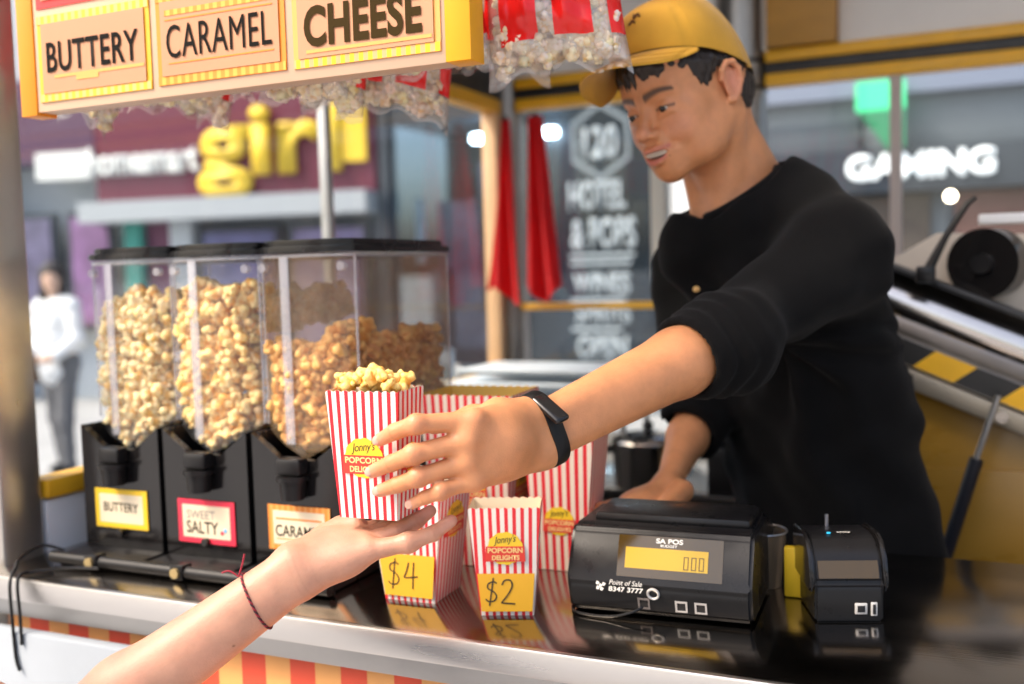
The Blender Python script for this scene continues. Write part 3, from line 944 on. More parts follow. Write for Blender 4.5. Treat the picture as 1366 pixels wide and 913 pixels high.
# ------------------------------------------------------------------ striped cartons
carton_red, carton_white = (0.72, 0.018, 0.03), (0.80, 0.76, 0.70)
PER = 0.0098
carton_m = stripe_mat('carton_stripes', carton_red, carton_white, PER, uv=True, duty=.45, rough=.42, bump=.02)
carton_big = stripe_mat('carton_stripes_wide', carton_red, (0.82, 0.70, 0.56), .0125, uv=True, duty=.45, rough=.42)
inner_cream = mat('carton_inside', (0.80, 0.68, 0.50), .6)
inner_yellow = mat('carton_inside_yellow', (0.80, 0.50, 0.10), .6)
logo_yellow = mat('logo_yellow', (0.88, 0.60, 0.03), .5)
logo_red = mat('logo_red', (0.72, 0.045, 0.03), .5)
logo_cream = mat('logo_cream', (0.88, 0.62, 0.25), .5)
price_paper = mat('price_paper', (0.86, 0.46, 0.03), .55, var=.05)
pen = mat('pen_black', (0.03, 0.02, 0.015), .4)
DOLLAR = [[(.42, .86), (.30, .93), (.10, .84), (.08, .66), (.30, .52), (.40, .34), (.30, .16), (.08, .14), (-.02, .24)], [(.30, 1.08), (.12, -.04)]]
TWO = [[(.62, .80), (.74, .98), (.96, .98), (1.02, .76), (.88, .46), (.62, .12), (.60, .08), (.84, .06), (1.12, .04)]]
FOUR = [[(.82, .96), (.70, .60), (.62, .42), (.90, .44), (1.14, .48)], [(1.02, .98), (.96, .50), (.92, .02)]]
def carton(loc, rz, wt, wb, dt, db, h, label, stripes, inside, logo=True, price=None, group='striped popcorn cartons', logo_at=.56, logo_w=.62, scal=9, side_logo=False):
    B = empty('popcorn_carton', loc, rz, label, 'carton', group)
    bm = bmesh.new(); uvl = bm.loops.layers.uv.new('uv')
    n = scal*6
    zt = lambda a: h+.0022*abs(math.sin(math.pi*scal*a))-.001
    cor = [(-1, -1), (1, -1), (1, 1), (-1, 1)]
    for i in range(4):
        (sx0, sy0), (sx1, sy1) = cor[i], cor[(i+1) % 4]
        for t_, mi in ((0.0, 0), (.0009, 1)):
            ring = []
            for k in range(n+1):
                a = k/n
                col = []
                for q in range(5):
                    z = zt(a)*q/4 if q else 0.0
                    f = z/h
                    W, Dp = (wb+(wt-wb)*f)/2-t_, (db+(dt-db)*f)/2-t_
                    bow = .0012*math.sin(math.pi*f)*math.sin(math.pi*a)
                    x = (sx0+(sx1-sx0)*a)*W; y = (sy0+(sy1-sy0)*a)*Dp
                    if sx0 == sx1: x += sx0*bow
                    else: y += sy0*bow
                    col.append((bm.verts.new((x, y, z)), ((x if sy0 == sy1 else y)*(1-.10*(f-.5)) , z)))
                ring.append(col)
            for k in range(n):
                for q in range(4):
                    vs = [ring[k][q], ring[k+1][q], ring[k+1][q+1], ring[k][q+1]]
                    f_ = bm.faces.new([v[0] for v in (vs if mi == 0 else vs[::-1])])
                    f_.material_index = mi; f_.smooth = True
                    for lp, v in zip(f_.loops, (vs if mi == 0 else vs[::-1])):
                        lp[uvl].uv = v[1]
    fb = bm.faces.new([bm.verts.new((sx*wb/2, sy*db/2, .0005)) for sx, sy in cor][::-1]); fb.material_index = 1
    me = bpy.data.meshes.new('carton_body'); bm.to_mesh(me); bm.free()
    me.materials.append(stripes); me.materials.append(inside)
    body = link('carton_body', me, B)
    def face(side):
        if side == 'front':
            ey = Vector((0, -(dt-db)/2, h)).normalized(); return Vector((0, -db/2-.0015, 0)), Vector((1, 0, 0)), ey, wb
        ey = Vector(((wt-wb)/2, 0, h)).normalized(); return Vector((wb/2+.0015, 0, 0)), Vector((0, 1, 0)), ey, db
    def put_logo(side):
        o, ex, ey, wid = face(side)
        nz = ex.cross(ey)
        W = logo_w*wid*1.12; S = W/1.0
        c = o+ey*(h*logo_at)
        pts = []
        for k in range(48):
            a = 6.28318*k/48
            rr = .47*(1+.06*abs(math.sin(a*5.5)))
            pts.append(c+ex*(S*rr*math.cos(a)*.98)+ey*(S*(.10+rr*math.sin(a)*.92))+nz*.0004)
        l0 = MB().prism(pts, nz*.0002).build('logo_cloud', logo_yellow, B, sm=False)
        q = [c+ex*(S*a)+ey*(S*b)+nz*.0008 for a, b in ((-.54, -.26), (.54, -.26), (.52, .16), (-.52, .16))]
        l1 = MB().prism(q, nz*.0002).build('logo_banner', logo_red, B, sm=False)
        put_text('POPCORN', c+ex*(-.47*S)+ey*(-.02*S)+nz*.0013, ex, ey, .94*S, .145*S, logo_cream, l1, 'lettering', bold=.035)
        put_text('DELIGHTS', c+ex*(-.36*S)+ey*(-.22*S)+nz*.0013, ex, ey, .74*S, .14*S, logo_cream, l1, 'lettering', bold=.035)
        put_text("Jonny's", c+ex*(-.30*S)+ey*(.17*S)+nz*.0009, (ex+ey*.10).normalized(), ey, .60*S, .26*S, pen, l0, 'script_lettering', shear=.25, spacing=.95)
    if logo: put_logo('front')
    if side_logo: put_logo('side')
    if price:
        o, ex, ey, wid = face('front')
        nz = ex.cross(ey)
        z0, z1 = .045*h, .40*h
        w0 = (wb+(wt-wb)*z0/h)*.94; w1 = (wb+(wt-wb)*z1/h)*.94
        q = [o+ex*(-w0/2)+ey*z0+nz*.0010, o+ex*(w0/2)+ey*z0+nz*.0010, o+ex*(w1/2)+ey*z1+nz*.0010, o+ex*(-w1/2)+ey*z1+nz*.0010]
        pc = MB().prism(q, nz*.0002).build('price_card', price_paper, B, sm=False)
        put_strokes(DOLLAR+(TWO if price == 2 else FOUR), o+ex*(-w0*.40)+ey*(z0+(z1-z0)*.18)+nz*.0016, ex, ey, (z1-z0)*.66, .0019, pen, pc)
    return B

HB_Y = 0.925+.031      # held carton
hold = carton((-.600, HB_Y, 1.226), R(3), .088, .070, .062, .050, .139, 'small striped popcorn carton being handed over between two hands', carton_m, inner_cream, True, None, logo_at=.45, logo_w=.62, side_logo=True)
carton((-.553, 1.186, 1.0505), R(20), .092, .068, .062, .050, .140, 'small empty striped carton priced $2, standing foremost on the counter', carton_m, inner_cream, True, 2, logo_at=.60, logo_w=.62)
carton((-.693, 1.210, 1.0505), R(2), .112, .074, .100, .080, .165, 'striped carton priced $4 behind the open palm', carton_m, inner_cream, True, 4, logo_at=.62, logo_w=.62, side_logo=True)
carton((-.690, 1.395, 1.0505), R(4), .150, .105, .125, .095, .258, 'tallest striped carton with a yellow inside, behind the handing arm', carton_big, inner_yellow, True, None, logo_at=.42, logo_w=.50, scal=11, side_logo=True)
carton((-.553, 1.402, 1.0505), R(3), .110, .072, .085, .070, .205, 'tall striped carton standing next to the cash register', carton_big, inner_cream, True, None, logo_at=.34, logo_w=.58, scal=10)
# kernels heaped in the held carton
kr2 = random.Random(8)
sp_ = []
for gx_ in range(-4, 5):
    for gy_ in range(-3, 4):
        x = gx_*.0098+kr2.uniform(-.002, .002); y = gy_*.0098+kr2.uniform(-.002, .002)
        if abs(x) < .038 and abs(y) < .026:
            z = 1.226+.131+.014*(1-(x/.05)**2)+kr2.uniform(0, .011)
            sp_.append((-.600+x, HB_Y+y, z))
single_kernels(sp_, GOLD, kr2, 'golden kernel heaped on top of the handed-over carton', 'kernels in the held carton', .74)

# ------------------------------------------------------------------ cash register display
reg = empty('cash_register', (-.360, 1.213, 1.0505), R(3.5), 'black point of sale terminal with lit yellow number display', 'cash register')
pw = .232
prof = [(.012, .000), (.000, .006), (-.010, .040), (-.006, .050), (.016, .104), (.026, .110), (.150, .108), (.250, .062), (.255, .0)]
mb = MB().prism([(-pw/2, y, z) for y, z in prof], (pw, 0, 0))
bmesh.ops.bevel(mb.bm, geom=mb.bm.edges[:], offset=.005, segments=3, affect='EDGES')
mb.build('housing', black_plastic, reg, ang=40)
MB().box((-pw/2+.022, .045, .106), (pw/2-.008, .135, .121), .006).build('rear_lid', black_plastic, reg)
for i in range(7):
    for j in range(3):
        MB().box((-.078+i*.023, .166+j*.026, .096-j*.012), (-.060+i*.023, .186+j*.026, .104-j*.012), .002).build('key', grey_ink, reg)
# sloped face frame: y from -.006 (z .05) to .016 (z .112)
fe = Vector((0, .022, .054)).normalized(); fo = Vector((-pw/2, -.006, .050)); fx = Vector((1, 0, 0)); fn_ = fx.cross(fe)
def fp(u, v, e=0.0): return fo+fx*u+fe*v+fn_*e
screen_m = mat('amber_reflection', (0.055, 0.032, 0.004), .10, rvar=.03, vscale=10, coat=.6)  # amber reflection painted into the colour of the dark glossy plastic
lcd_m = mat('lit_display', (0.40, 0.25, 0.02), .25, emit=(0.80, 0.46, 0.02), estr=.13)
win = MB().prism([fp(.064, .003, .0003), fp(.196, .003, .0003), fp(.196, .055, .0003), fp(.064, .055, .0003)], fn_*.0006).build('display_window', screen_m, reg, sm=False)
MB().prism([fp(.074, .014, .0012), fp(.178, .014, .0012), fp(.178, .040, .0012), fp(.074, .040, .0012)], fn_*.0004).build('display', lcd_m, win, sm=False)
seg_m = mat('lcd_segments', (.10, .062, .01), .4)
def seg0(u, v, w, h, name, par):
    t = .0011
    mb = MB()
    for a, b, c, d in ((0, 0, w, t), (0, h-t, w, t), (0, t, t, h-2*t), (w-t, t, t, h-2*t)):
        mb.prism([fp(u+a, v+b, .0018), fp(u+a+c, v+b, .0018), fp(u+a+c, v+b+d, .0018), fp(u+a, v+b+d, .0018)], fn_*.0001)
    return mb.build(name, seg_m, par, sm=False)
for k in range(3): seg0(.148+k*.0095, .016, .0062, .016, 'digit', win)
lab_w = mat('print_white', (.75, .72, .66), .5)
put_text('SA POS', fp(.112, .0465, .0013), fx, fe, .034, .0062, lab_w, win, 'lettering', bold=.03)
put_text('BUDGET', fp(.118, .0422, .0013), fx, fe, .021, .0030, lab_w, win, 'lettering', bold=.02)
lf = Vector((0, .010, -.034)).normalized()
def lp_(u, z, e=.001):           # lower front, slopes back towards the base
    return Vector((-pw/2+u, -.010+.010*(.040-z)/.034-e, z))
lx = Vector((1, 0, 0)); ly = (lp_(0, .040)-lp_(0, .006)).normalized()
put_text('Point of Sale', fp(.056, -.0085, .0022), fx, fe, .042, .0062, lab_w, reg, 'lettering', shear=.2)
put_text('8347 3777', fp(.056, -.0165, .0026), fx, fe, .044, .0060, lab_w, reg, 'lettering', bold=.02)
mb = MB()
for a, b in ((0, 0), (.004, .002), (.002, -.004), (-.004, .003), (-.003, -.003)):
    mb.prism([fp(.043+a, -.012+b, .003), fp(.046+a, -.013+b, .003), fp(.048+a, -.010+b, .003), (fp(.044+a, -.008+b, .003))], fn_*.0003)
mb.build('logo_mark', lab_w, reg, sm=False)
ring_m = mat('jack_ring', (.75, .72, .68), .3, .4)
c0 = lp_(.112, .035, .002); mb = MB()
mb.tube([c0+lx*(.0068*math.cos(a))+ly*(.0068*math.sin(a)) for a in [6.28318*k/24 for k in range(24)]], .0017, 8, closed=True)
mb.build('key_lock', ring_m, reg)
for u, m_ in ((.099, grey_ink), (.146, ring_m), (.170, ring_m)):
    a, z0 = .0075, .013
    def q_(du, dz, e): return lp_(u+du, z0+dz, e)
    mb = MB()
    for x0, x1, y0, y1 in ((-a, a, 0, .0022), (-a, a, .0125, .0150), (-a, -a+.0022, .0022, .0125), (a-.0022, a, .0022, .0125)):
        mb.prism([q_(x0, y0, .0012), q_(x1, y0, .0012), q_(x1, y1, .0012), q_(x0, y1, .0012)], (0, -.0012, 0))
    pj = mb.build('port_surround', m_, reg, sm=False)
    MB().prism([q_(-a+.0023, .0023, .0008), q_(a-.0023, .0023, .0008), q_(a-.0023, .0085, .0008), q_(.003, .0085, .0008), q_(.003, .0118, .0008), q_(-.003, .0118, .0008), q_(-.003, .0085, .0008), q_(-a+.0023, .0085, .0008)], (0, -.0006, 0)).build('socket', black_paint, pj, sm=False)
wire = MB().tube(spline([(-pw/2+.099, -.012, .018), (-pw/2+.085, -.020, .012), (-pw/2+.055, -.018, .004), (-pw/2+.01, -.008, .003), (-pw/2-.004, .03, .003)]), .0017, 8).build('lead', black_plastic, reg)
# ------------------------------------------------------------------ receipt printer
prn = empty('receipt_printer', (-.140, 1.282, 1.0505), R(20), 'small black receipt printer right of the cash register', 'printer')
pr_ = [(0, 0), (0, .034), (.004, .045), (.002, .050), (.010, .074), (.028, .092), (.050, .098), (.105, .094), (.112, .080), (.112, 0)]
pwid = .094
mb = MB().prism([(-pwid/2+.006, y, z) for y, z in pr_], (pwid-.012, 0, 0))
bmesh.ops.bevel(mb.bm, geom=mb.bm.edges[:], offset=.003, segments=2, affect='EDGES')
mb.build('housing', black_plastic, prn, ang=40)
for s_ in (-1, 1):
    x0 = -pwid/2 if s_ < 0 else pwid/2-.0055
    mb = MB().prism([(x0, y-.002, z) for y, z in ((.006, .036), (.0, .050), (.008, .078), (.026, .0965), (.050, .102), (.104, .098), (.112, .04))], (.0055, 0, 0))
    bmesh.ops.bevel(mb.bm, geom=mb.bm.edges[:], offset=.0018, segments=2, affect='EDGES')
    mb.build('side_trim', black_gloss, prn, ang=40)
MB().prism([(-.036, .0095, .0735), (.036, .0095, .0735), (.036, .0015, .0535), (-.036, .0015, .0535)], (0, -.0012, .0004)).build('paper_door', screen_m, prn, sm=False)
put_text('easy', (-.004, .0445, .0990), (1, 0, 0), (0, 1, 0), .018, .006, lab_w, prn, 'lettering', bold=.02)
MB().cyl((-.014, .046, .0982), (-.014, .046, .0990), .0026, n=12).build('indicator', mat('indicator_blue', (.02, .25, .4), .4, emit=(.03, .5, .8), estr=.4), prn)
u0 = MB().box((.006, -.0025, .010), (.021, -.0002, .024), .0012).build('usb_port', ring_m, prn)
MB().box((.009, -.0032, .013), (.018, -.0026, .021), .0006).build('socket', black_paint, u0)
u1 = MB().box((.025, -.0025, .008), (.033, -.0002, .025), .0012).build('usb_port', ring_m, prn)
MB().box((.0272, -.0032, .0105), (.0308, -.0026, .0225), .0006).build('socket', black_paint, u1)
tag(MB().box((-.230, 1.352, 1.0505), (-.204, 1.364, 1.118), .003, M=None).build('reflection_block', card_yellow), 'small yellow block standing in for a yellowish reflection between register and printer', 'reflection stand-in')  # added block whose yellow stands in for a reflection
tag(MB().tube([(-.178, 1.375, 1.0505), (-.178, 1.373, 1.160)], .0022, 8).build('pen', mat('pen_metal', (.5, .5, .55), .3, .8)), 'thin pen standing upright behind the printer', 'pen')
cup = empty('cup', (-.268, 1.40, 1.0505), 0, 'small shiny dark cup between register and printer', 'cup')
MB().cyl((0, 0, 0), (0, 0, .075), .027, .034, 28, caps=False).cyl((0, 0, .001), (0, 0, .004), .0268, n=28).build('bowl', mat('cup_brown', (.25, .19, .13), .25, .4), cup)
MB().tube([(.034*math.cos(a), .034*math.sin(a), .075) for a in [6.28318*k/28 for k in range(28)]], .0015, 6, closed=True).build('rim', steel_dull, cup)
# ------------------------------------------------------------------ flavour sign
SX, SY, SZ = -.85, 1.03, 1.722
sign = empty('flavour_sign', (SX, SY, SZ), 0, 'hanging cream sign with BUTTERY, CARAMEL and CHEESE panels', 'sign')
board_m = mat('sign_cream', (0.62, 0.42, 0.28), .45, var=.03)
edge_y = mat('sign_edge_yellow', (0.82, 0.36, 0.004), .42, var=.05)
edge_o = mat('sign_edge_orange', (0.80, 0.27, 0.006), .42, var=.05)
peach = mat('panel_peach', (0.55, 0.25, 0.125), .5, var=.04)
def sb(x0, x1, y0, y1, z0, z1, name, m, parent=None, bev=.001):
    return MB().box((x0-SX, y0-SY, z0-SZ), (x1-SX, y1-SY, z1-SZ), bev).build(name, m, parent or sign)
sb(-1.166, -.538, SY, SY+.030, 1.722, 2.12, 'board', board_m)
sb(-1.196, -1.1665, SY-.002, SY+.032, 1.718, 2.12, 'edge_strip', edge_o)
sb(-.5375, -.506, SY-.002, SY+.032, 1.722, 2.12, 'edge_strip', edge_y)
def border(ca, cb, nm): return stripe_mat(nm, ca, cb, .0125, 'X', .5, .45)
b_yel = border((0.84, 0.45, 0.015), (0.74, 0.46, 0.14), 'border_yellow')
b_ora = border((0.80, 0.24, 0.01), (0.90, 0.40, 0.05), 'border_orange')
b_che = border((0.86, 0.50, 0.0), (0.66, 0.36, 0.15), 'border_cheese')
y_pl = mat('panel_yellow', (0.80, 0.42, 0.015), .45)
o_pl = mat('panel_orange', (0.80, 0.24, 0.01), .45)
c_pl = mat('panel_light_orange', (0.78, 0.36, 0.08), .45)
r_pl = mat('panel_red', (0.75, 0.02, 0.02), .45)
dk_brown = mat('letter_brown', (0.040, 0.022, 0.003), .7, spec=.1)
def panel(x0, x1, z0, z1, bs, side, txt, u, v, w, h, m_txt, bold, rules):
    p = sb(x0, x1, SY-.0016, SY-.0003, z0, z1, 'flavour_panel', side, bev=0)
    t = .011
    for a, b in ((z0, z0+t), (z1-t, z1)):
        sb(x0+.0004, x1-.0004, SY-.0024, SY-.0018, a+.0004, b-.0004, 'dash_trim', bs, p, 0)
    t2 = .008
    sb(x0+t2, x1-t2, SY-.0034, SY-.0020, z0+t, z1-t, 'panel_face', peach, p, 0)
    for zz, hh, ua, ub, m_ in rules:
        sb(x0+(x1-x0)*ua, x0+(x1-x0)*ub, SY-.0040, SY-.0036, z0+zz, z0+zz+hh, 'rule', m_, p, 0)
    if txt:
        put_text(txt, (x0-SX+(x1-x0)*u, -.0046, z0-SZ+(z1-z0)*v), (1, 0, 0), (0, 0, 1), (x1-x0)*w, (z1-z0)*h, m_txt, p, 'lettering', bold=bold, spacing=1.06)
panel(-1.158, -.961, 1.734, 1.848, b_yel, y_pl, 'BUTTERY', .09, .33, .82, .35, ink, .012, [(.030, .004, .15, .95, c_pl), (.024, .006, .35, .55, c_pl)])
panel(-.950, -.752, 1.736, 1.850, b_ora, o_pl, 'CARAMEL', .09, .28, .82, .36, ink, 0.0, [(.025, .0016, .1, .92, o_pl), (.085, .007, .08, .92, b_ora), (.079, .0015, .08, .92, o_pl)])
panel(-.741, -.543, 1.735, 1.868, b_che, c_pl, 'CHEESE', .09, .17, .80, .36, dk_brown, .035, [(.016, .004, .1, .95, c_pl)])
for x0, x1, m_ in ((-1.158, -.961, r_pl), (-.950, -.752, y_pl), (-.741, -.543, o_pl)):
    p = sb(x0, x1, SY-.0016, SY-.0003, 1.880 if x0 > -.8 else 1.858, 1.975, 'flavour_panel', m_, bev=0)
    sb(x0+.011, x1-.011, SY-.0034, SY-.0020, 1.890 if x0 > -.8 else 1.868, 1.965, 'panel_face', peach, p, 0)
for x in (-1.1, -.6):
    MB().cyl((x-SX, .016, 2.12-SZ), (x-SX, .016, 2.80-SZ), .004, n=8).build('hanger', steel_dull, sign)

# ------------------------------------------------------------------ hanging popcorn bags
def bag_mat():
    m = bpy.data.materials.new('bag_film'); m.use_nodes = True
    N, L = m.node_tree.nodes, m.node_tree.links
    red = N['Principled BSDF']
    red.inputs['Base Color'].default_value = (.85, .014, .012, 1); red.inputs['Roughness'].default_value = .25
    tr = N.new('ShaderNodeBsdfTransparent'); tr.inputs[0].default_value = (.95, .93, .90, 1)
    gl = N.new('ShaderNodeBsdfGlossy'); gl.inputs['Roughness'].default_value = .22
    df = N.new('ShaderNodeBsdfDiffuse'); df.inputs[0].default_value = (.88, .84, .78, 1)
    c1 = N.new('ShaderNodeMixShader'); c1.inputs[0].default_value = .24
    L.new(tr.outputs[0], c1.inputs[1]); L.new(df.outputs[0], c1.inputs[2])
    c2 = N.new('ShaderNodeMixShader'); c2.inputs[0].default_value = .10
    L.new(c1.outputs[0], c2.inputs[1]); L.new(gl.outputs[0], c2.inputs[2])
    uv = N.new('ShaderNodeTexCoord'); sp = N.new('ShaderNodeSeparateXYZ'); L.new(uv.outputs['UV'], sp.inputs[0])
    a = N.new('ShaderNodeMath'); a.operation = 'MULTIPLY_ADD'; a.inputs[1].default_value = 2.5; a.inputs[2].default_value = .05; L.new(sp.outputs[0], a.inputs[0])
    f = N.new('ShaderNodeMath'); f.operation = 'FRACT'; L.new(a.outputs[0], f.inputs[0])
    g = N.new('ShaderNodeMath'); g.operation = 'GREATER_THAN'; g.inputs[1].default_value = .30; L.new(f.outputs[0], g.inputs[0])
    z = N.new('ShaderNodeMath'); z.operation = 'GREATER_THAN'; z.inputs[1].default_value = .17; L.new(sp.outputs[1], z.inputs[0])
    mu = N.new('ShaderNodeMath'); mu.operation = 'MULTIPLY'; L.new(g.outputs[0], mu.inputs[0]); L.new(z.outputs[0], mu.inputs[1])
    mx = N.new('ShaderNodeMixShader'); L.new(mu.outputs[0], mx.inputs[0]); L.new(c2.outputs[0], mx.inputs[1]); L.new(red.outputs[0], mx.inputs[2])
    L.new(mx.outputs[0], N['Material Output'].inputs[0])
    return m
film = bag_mat()
PALE = [kernel_mesh(40+k, ((0.95, 0.86, 0.66), (0.86, 0.60, 0.24))) for k in range(6)]
for m_ in PALE: m_.materials.append(corn_m)
def bag(loc, rz, tilt, w, h, dep, seed, label):
    B = empty('popcorn_bag', loc, rz, label, 'popcorn bag', 'popcorn bags hanging under the roof')
    B.rotation_euler = (0, tilt, rz)
    rg = random.Random(seed)
    ph = [rg.uniform(0, 6.28) for _ in range(6)]
    nu, nv = 26, 34
    bm = bmesh.new(); uvl = bm.loops.layers.uv.new('uv')
    def pt(u, v, side):
        x = (u-.5)*w*(1-.10*math.sin(math.pi*min(1, v*1.2)))
        body = max(0, math.sin(math.pi*min(1, max(0, (v-.035)/.93))))**.55*max(0, 1-(2*u-1)**2)**.55
        cr_ = .0045*math.sin(u*23+v*9+ph[0])*math.sin(v*17+ph[1])+.003*math.sin(u*41+ph[2]+v*13)+.0035*math.sin(v*37+u*6+ph[3])
        y = side*(dep/2*body+cr_*min(1, body*3))
        z = v*h+.020*math.sin(math.pi*u)*(1-min(1, v*4))+.006*math.sin(u*19+ph[4])*(1-min(1, v*5))
        return (x, y+.006*math.sin(u*15+ph[5])*(1-min(1, v*8)), z)
    for side in (-1, 1):
        G = [[bm.verts.new(pt(i/(nu-1), j/(nv-1), side)) for j in range(nv)] for i in range(nu)]
        for i in range(nu-1):
            for j in range(nv-1):
                q = [(i, j), (i+1, j), (i+1, j+1), (i, j+1)]
                if side > 0: q = q[::-1]
                fc = bm.faces.new([G[a][b] for a, b in q]); fc.smooth = True
                for lp, (a, b) in zip(fc.loops, q): lp[uvl].uv = (a/(nu-1), b/(nv-1))
    bmesh.ops.remove_doubles(bm, verts=bm.verts, dist=2e-4)
    me = bpy.data.meshes.new('film'); bm.to_mesh(me); bm.free(); me.materials.append(film)
    link('film', me, B)
    spots = []
    for k in range(330):
        u, v = rg.uniform(.06, .94), (rg.uniform(.05, .26) if k < 170 else rg.uniform(.2, .80))
        x, y, z = pt(u, v, -1)
        spots.append((x*.95, y*rg.choice((.50, .40, -.5)), z+.004))
    joined_kernels('popcorn_fill', spots, PALE, B, rg, .82)
    return B
def bag_at(px, py, y, rz, tilt, w, seed, label, h=.30, dep=.075):
    p = Y_(px, py, y)
    return bag((p[0], p[1], p[2]), R(rz), R(tilt), w, h, dep, seed, label)
bag_at(748, 112, 1.26, 16, -4, .190, 1, 'bright red popcorn bag nearest the yellow cap')
bag_at(655, 112, 1.36, -10, 8, .200, 2, 'red popcorn bag just right of the sign edge')
bag_at(522, 168, 1.30, 25, 10, .165, 3, 'red popcorn bag hanging low under the CHEESE panel')
bag_at(452, 150, 1.42, -8, -6, .170, 4, 'popcorn bag behind the CHEESE panel, clear bottom showing', h=.32)
bag_at(372, 138, 1.24, 10, 6, .160, 5, 'popcorn bag under the gap between CARAMEL and CHEESE panels')
bag_at(238, 168, 1.22, 30, 14, .150, 6, 'popcorn bag corner hanging under the CARAMEL panel')
bag_at(152, 168, 1.24, -30, -16, .140, 7, 'popcorn bag corner hanging under the right end of the BUTTERY panel')
bag_at(80, 160, 1.20, 20, 20, .120, 8, 'popcorn bag tip hanging under the left end of the BUTTERY panel')
bag_at(300, 152, 1.36, -20, -8, .170, 10, 'popcorn bag deep behind the CARAMEL panel')
bag_at(205, 150, 1.38, 12, 5, .160, 11, 'popcorn bag deep behind the gap between BUTTERY and CARAMEL')
bag_at(110, 158, 1.36, -10, -5, .160, 12, 'popcorn bag deep behind the BUTTERY panel')
bag_at(412, 158, 1.20, 24, 12, .150, 13, 'popcorn bag hanging at the left end of the CHEESE panel')
bag_at(590, 110, 1.22, 6, -6, .150, 9, 'popcorn bag partly hidden behind the right end of the sign')
hr = empty('hanging_rail', (-.85, 1.30, 2.08), 0, 'steel rail under the roof that carries the popcorn bags', 'rail')
for yy in (-.07, .07):
    MB().cyl((-.5, yy, 0), (.45, yy, 0), .008, n=12).build('rail_bar', steel_dull, hr)
for xx in (-.45, .40):
    MB().cyl((xx, 0, .0), (xx, 0, .72), .006, n=10).build('rail_hanger', steel_dull, hr)

# ------------------------------------------------------------------ red cloths on the corner pole
cloth_m = mat('red_cloth', (0.78, 0.010, 0.014), .75, var=.12, vscale=6, sheen=.3)
def cloth(px, py0, py1, y, w0, w1, lean, ph, label):
    top, bot = Y_(px, py0, y), Y_(px+lean, py1, y)
    B = empty('red_cloth', bot, 0, label, 'cloth', 'red cloths on the corner pole')
    h = top[2]-bot[2]; dx = top[0]-bot[0]
    def f(u, v, o=0.0):
        w = w1+(w0-w1)*v**.8
        x = (u-.5)*w+dx*v
        yy = .022*math.sin(u*11+ph+v*2)*(1-.5*v)+o
        return (x, yy, v*h+(.03*math.sin(u*5+ph))*(1-v))
    mb = MB().grid(lambda u, v: f(u, v), 24, 20)
    r_ = bmesh.ops.solidify(mb.bm, geom=mb.bm.faces[:], thickness=.002)
    mb.build('drape', cloth_m, B)
    MB().sph((dx, 0, h+.004), .008, 10).build('tie', black_paint, B)
cloth(674, 160, 395, 2.90, .025, .125, -2, 0.4, 'bright red cloth hanging on the left of the corner pole')
cloth(714, 155, 390, 2.90, .04, .120, 10, 2.0, 'darker red cloth hanging on the right of the corner pole')

# ------------------------------------------------------------------ back bench and its gear
bench = empty('back_bench', (-.4, 2.7, .12), 0, 'steel bench along the glazed back wall of the kiosk', 'bench')
MB().box((-.92, -.33, .80), (1.6, .30, .83), .003).build('bench_top', steel, bench)
for xx in (-.88, .3, 1.5):
    for yy in (-.30, .26):
        MB().box((xx, yy, 0), (xx+.04, yy+.04, .799), .002).build('leg', steel_dull, bench)
tray_m = mat('tray_white', (0.74, 0.80, 0.84), .35, .0, var=.05)
rk = Y_(735, 545, 2.40)
rack = empty('tray_rack', (rk[0], 2.50, .951), 0, 'pale metal tray rack below the back window', 'rack')
for k, (zz, x0, x1) in enumerate(((.150, -.30, .20), (.190, -.34, .16), (.232, -.30, .22), (.268, -.26, .24))):
    t_ = MB().box((x0, -.10, zz), (x1, .14, zz+.014), .004).build('tray', tray_m, rack)
    MB().tube([(x0, -.105, zz+.012), (x1, -.105, zz+.012)], .006, 8).build('tray_lip', tray_m, t_)
for xx in (-.38, .18):
    for yy in (-.09, .11):
        MB().box((xx, yy, 0), (xx+.012, yy+.012, .276), .001).build('upright', steel_dull, rack)
pp = Y_(862, 606, 2.4)
pan = empty('saucepan', (pp[0], 2.42, .951), 0, 'shiny steel saucepan on the bench behind the register', 'saucepan')
MB().cyl((0, 0, 0), (0, 0, .11), .085, .09, 32).build('pot', steel, pan)
MB().sph((0, 0, .112), .09, 24, (1, 1, .25)).build('lid', steel, pan)
MB().sph((0, 0, .148), .014, 12).build('knob', black_plastic, pan)
MB().tube([(-.09, 0, .085), (-.20, -.05, .10)], .010, 8).build('handle', black_plastic, pan)
cr8 = empty('storage_crate', (pp[0]+.30, 2.46, .951), R(8), 'dark storage crate on the bench behind the server', 'crate')
mb = MB()
mb.box((-.15, -.10, 0), (.15, .10, .006)); 
mb.build('base', black_plastic, cr8)
for x0, x1, y0, y1 in ((-.15, .15, -.10, -.094), (-.15, .15, .094, .10), (-.15, -.144, -.0935, .0935), (.144, .15, -.0935, .0935)):
    MB().box((x0, y0, .0065), (x1, y1, .11), .001).build('side', black_plastic, cr8)

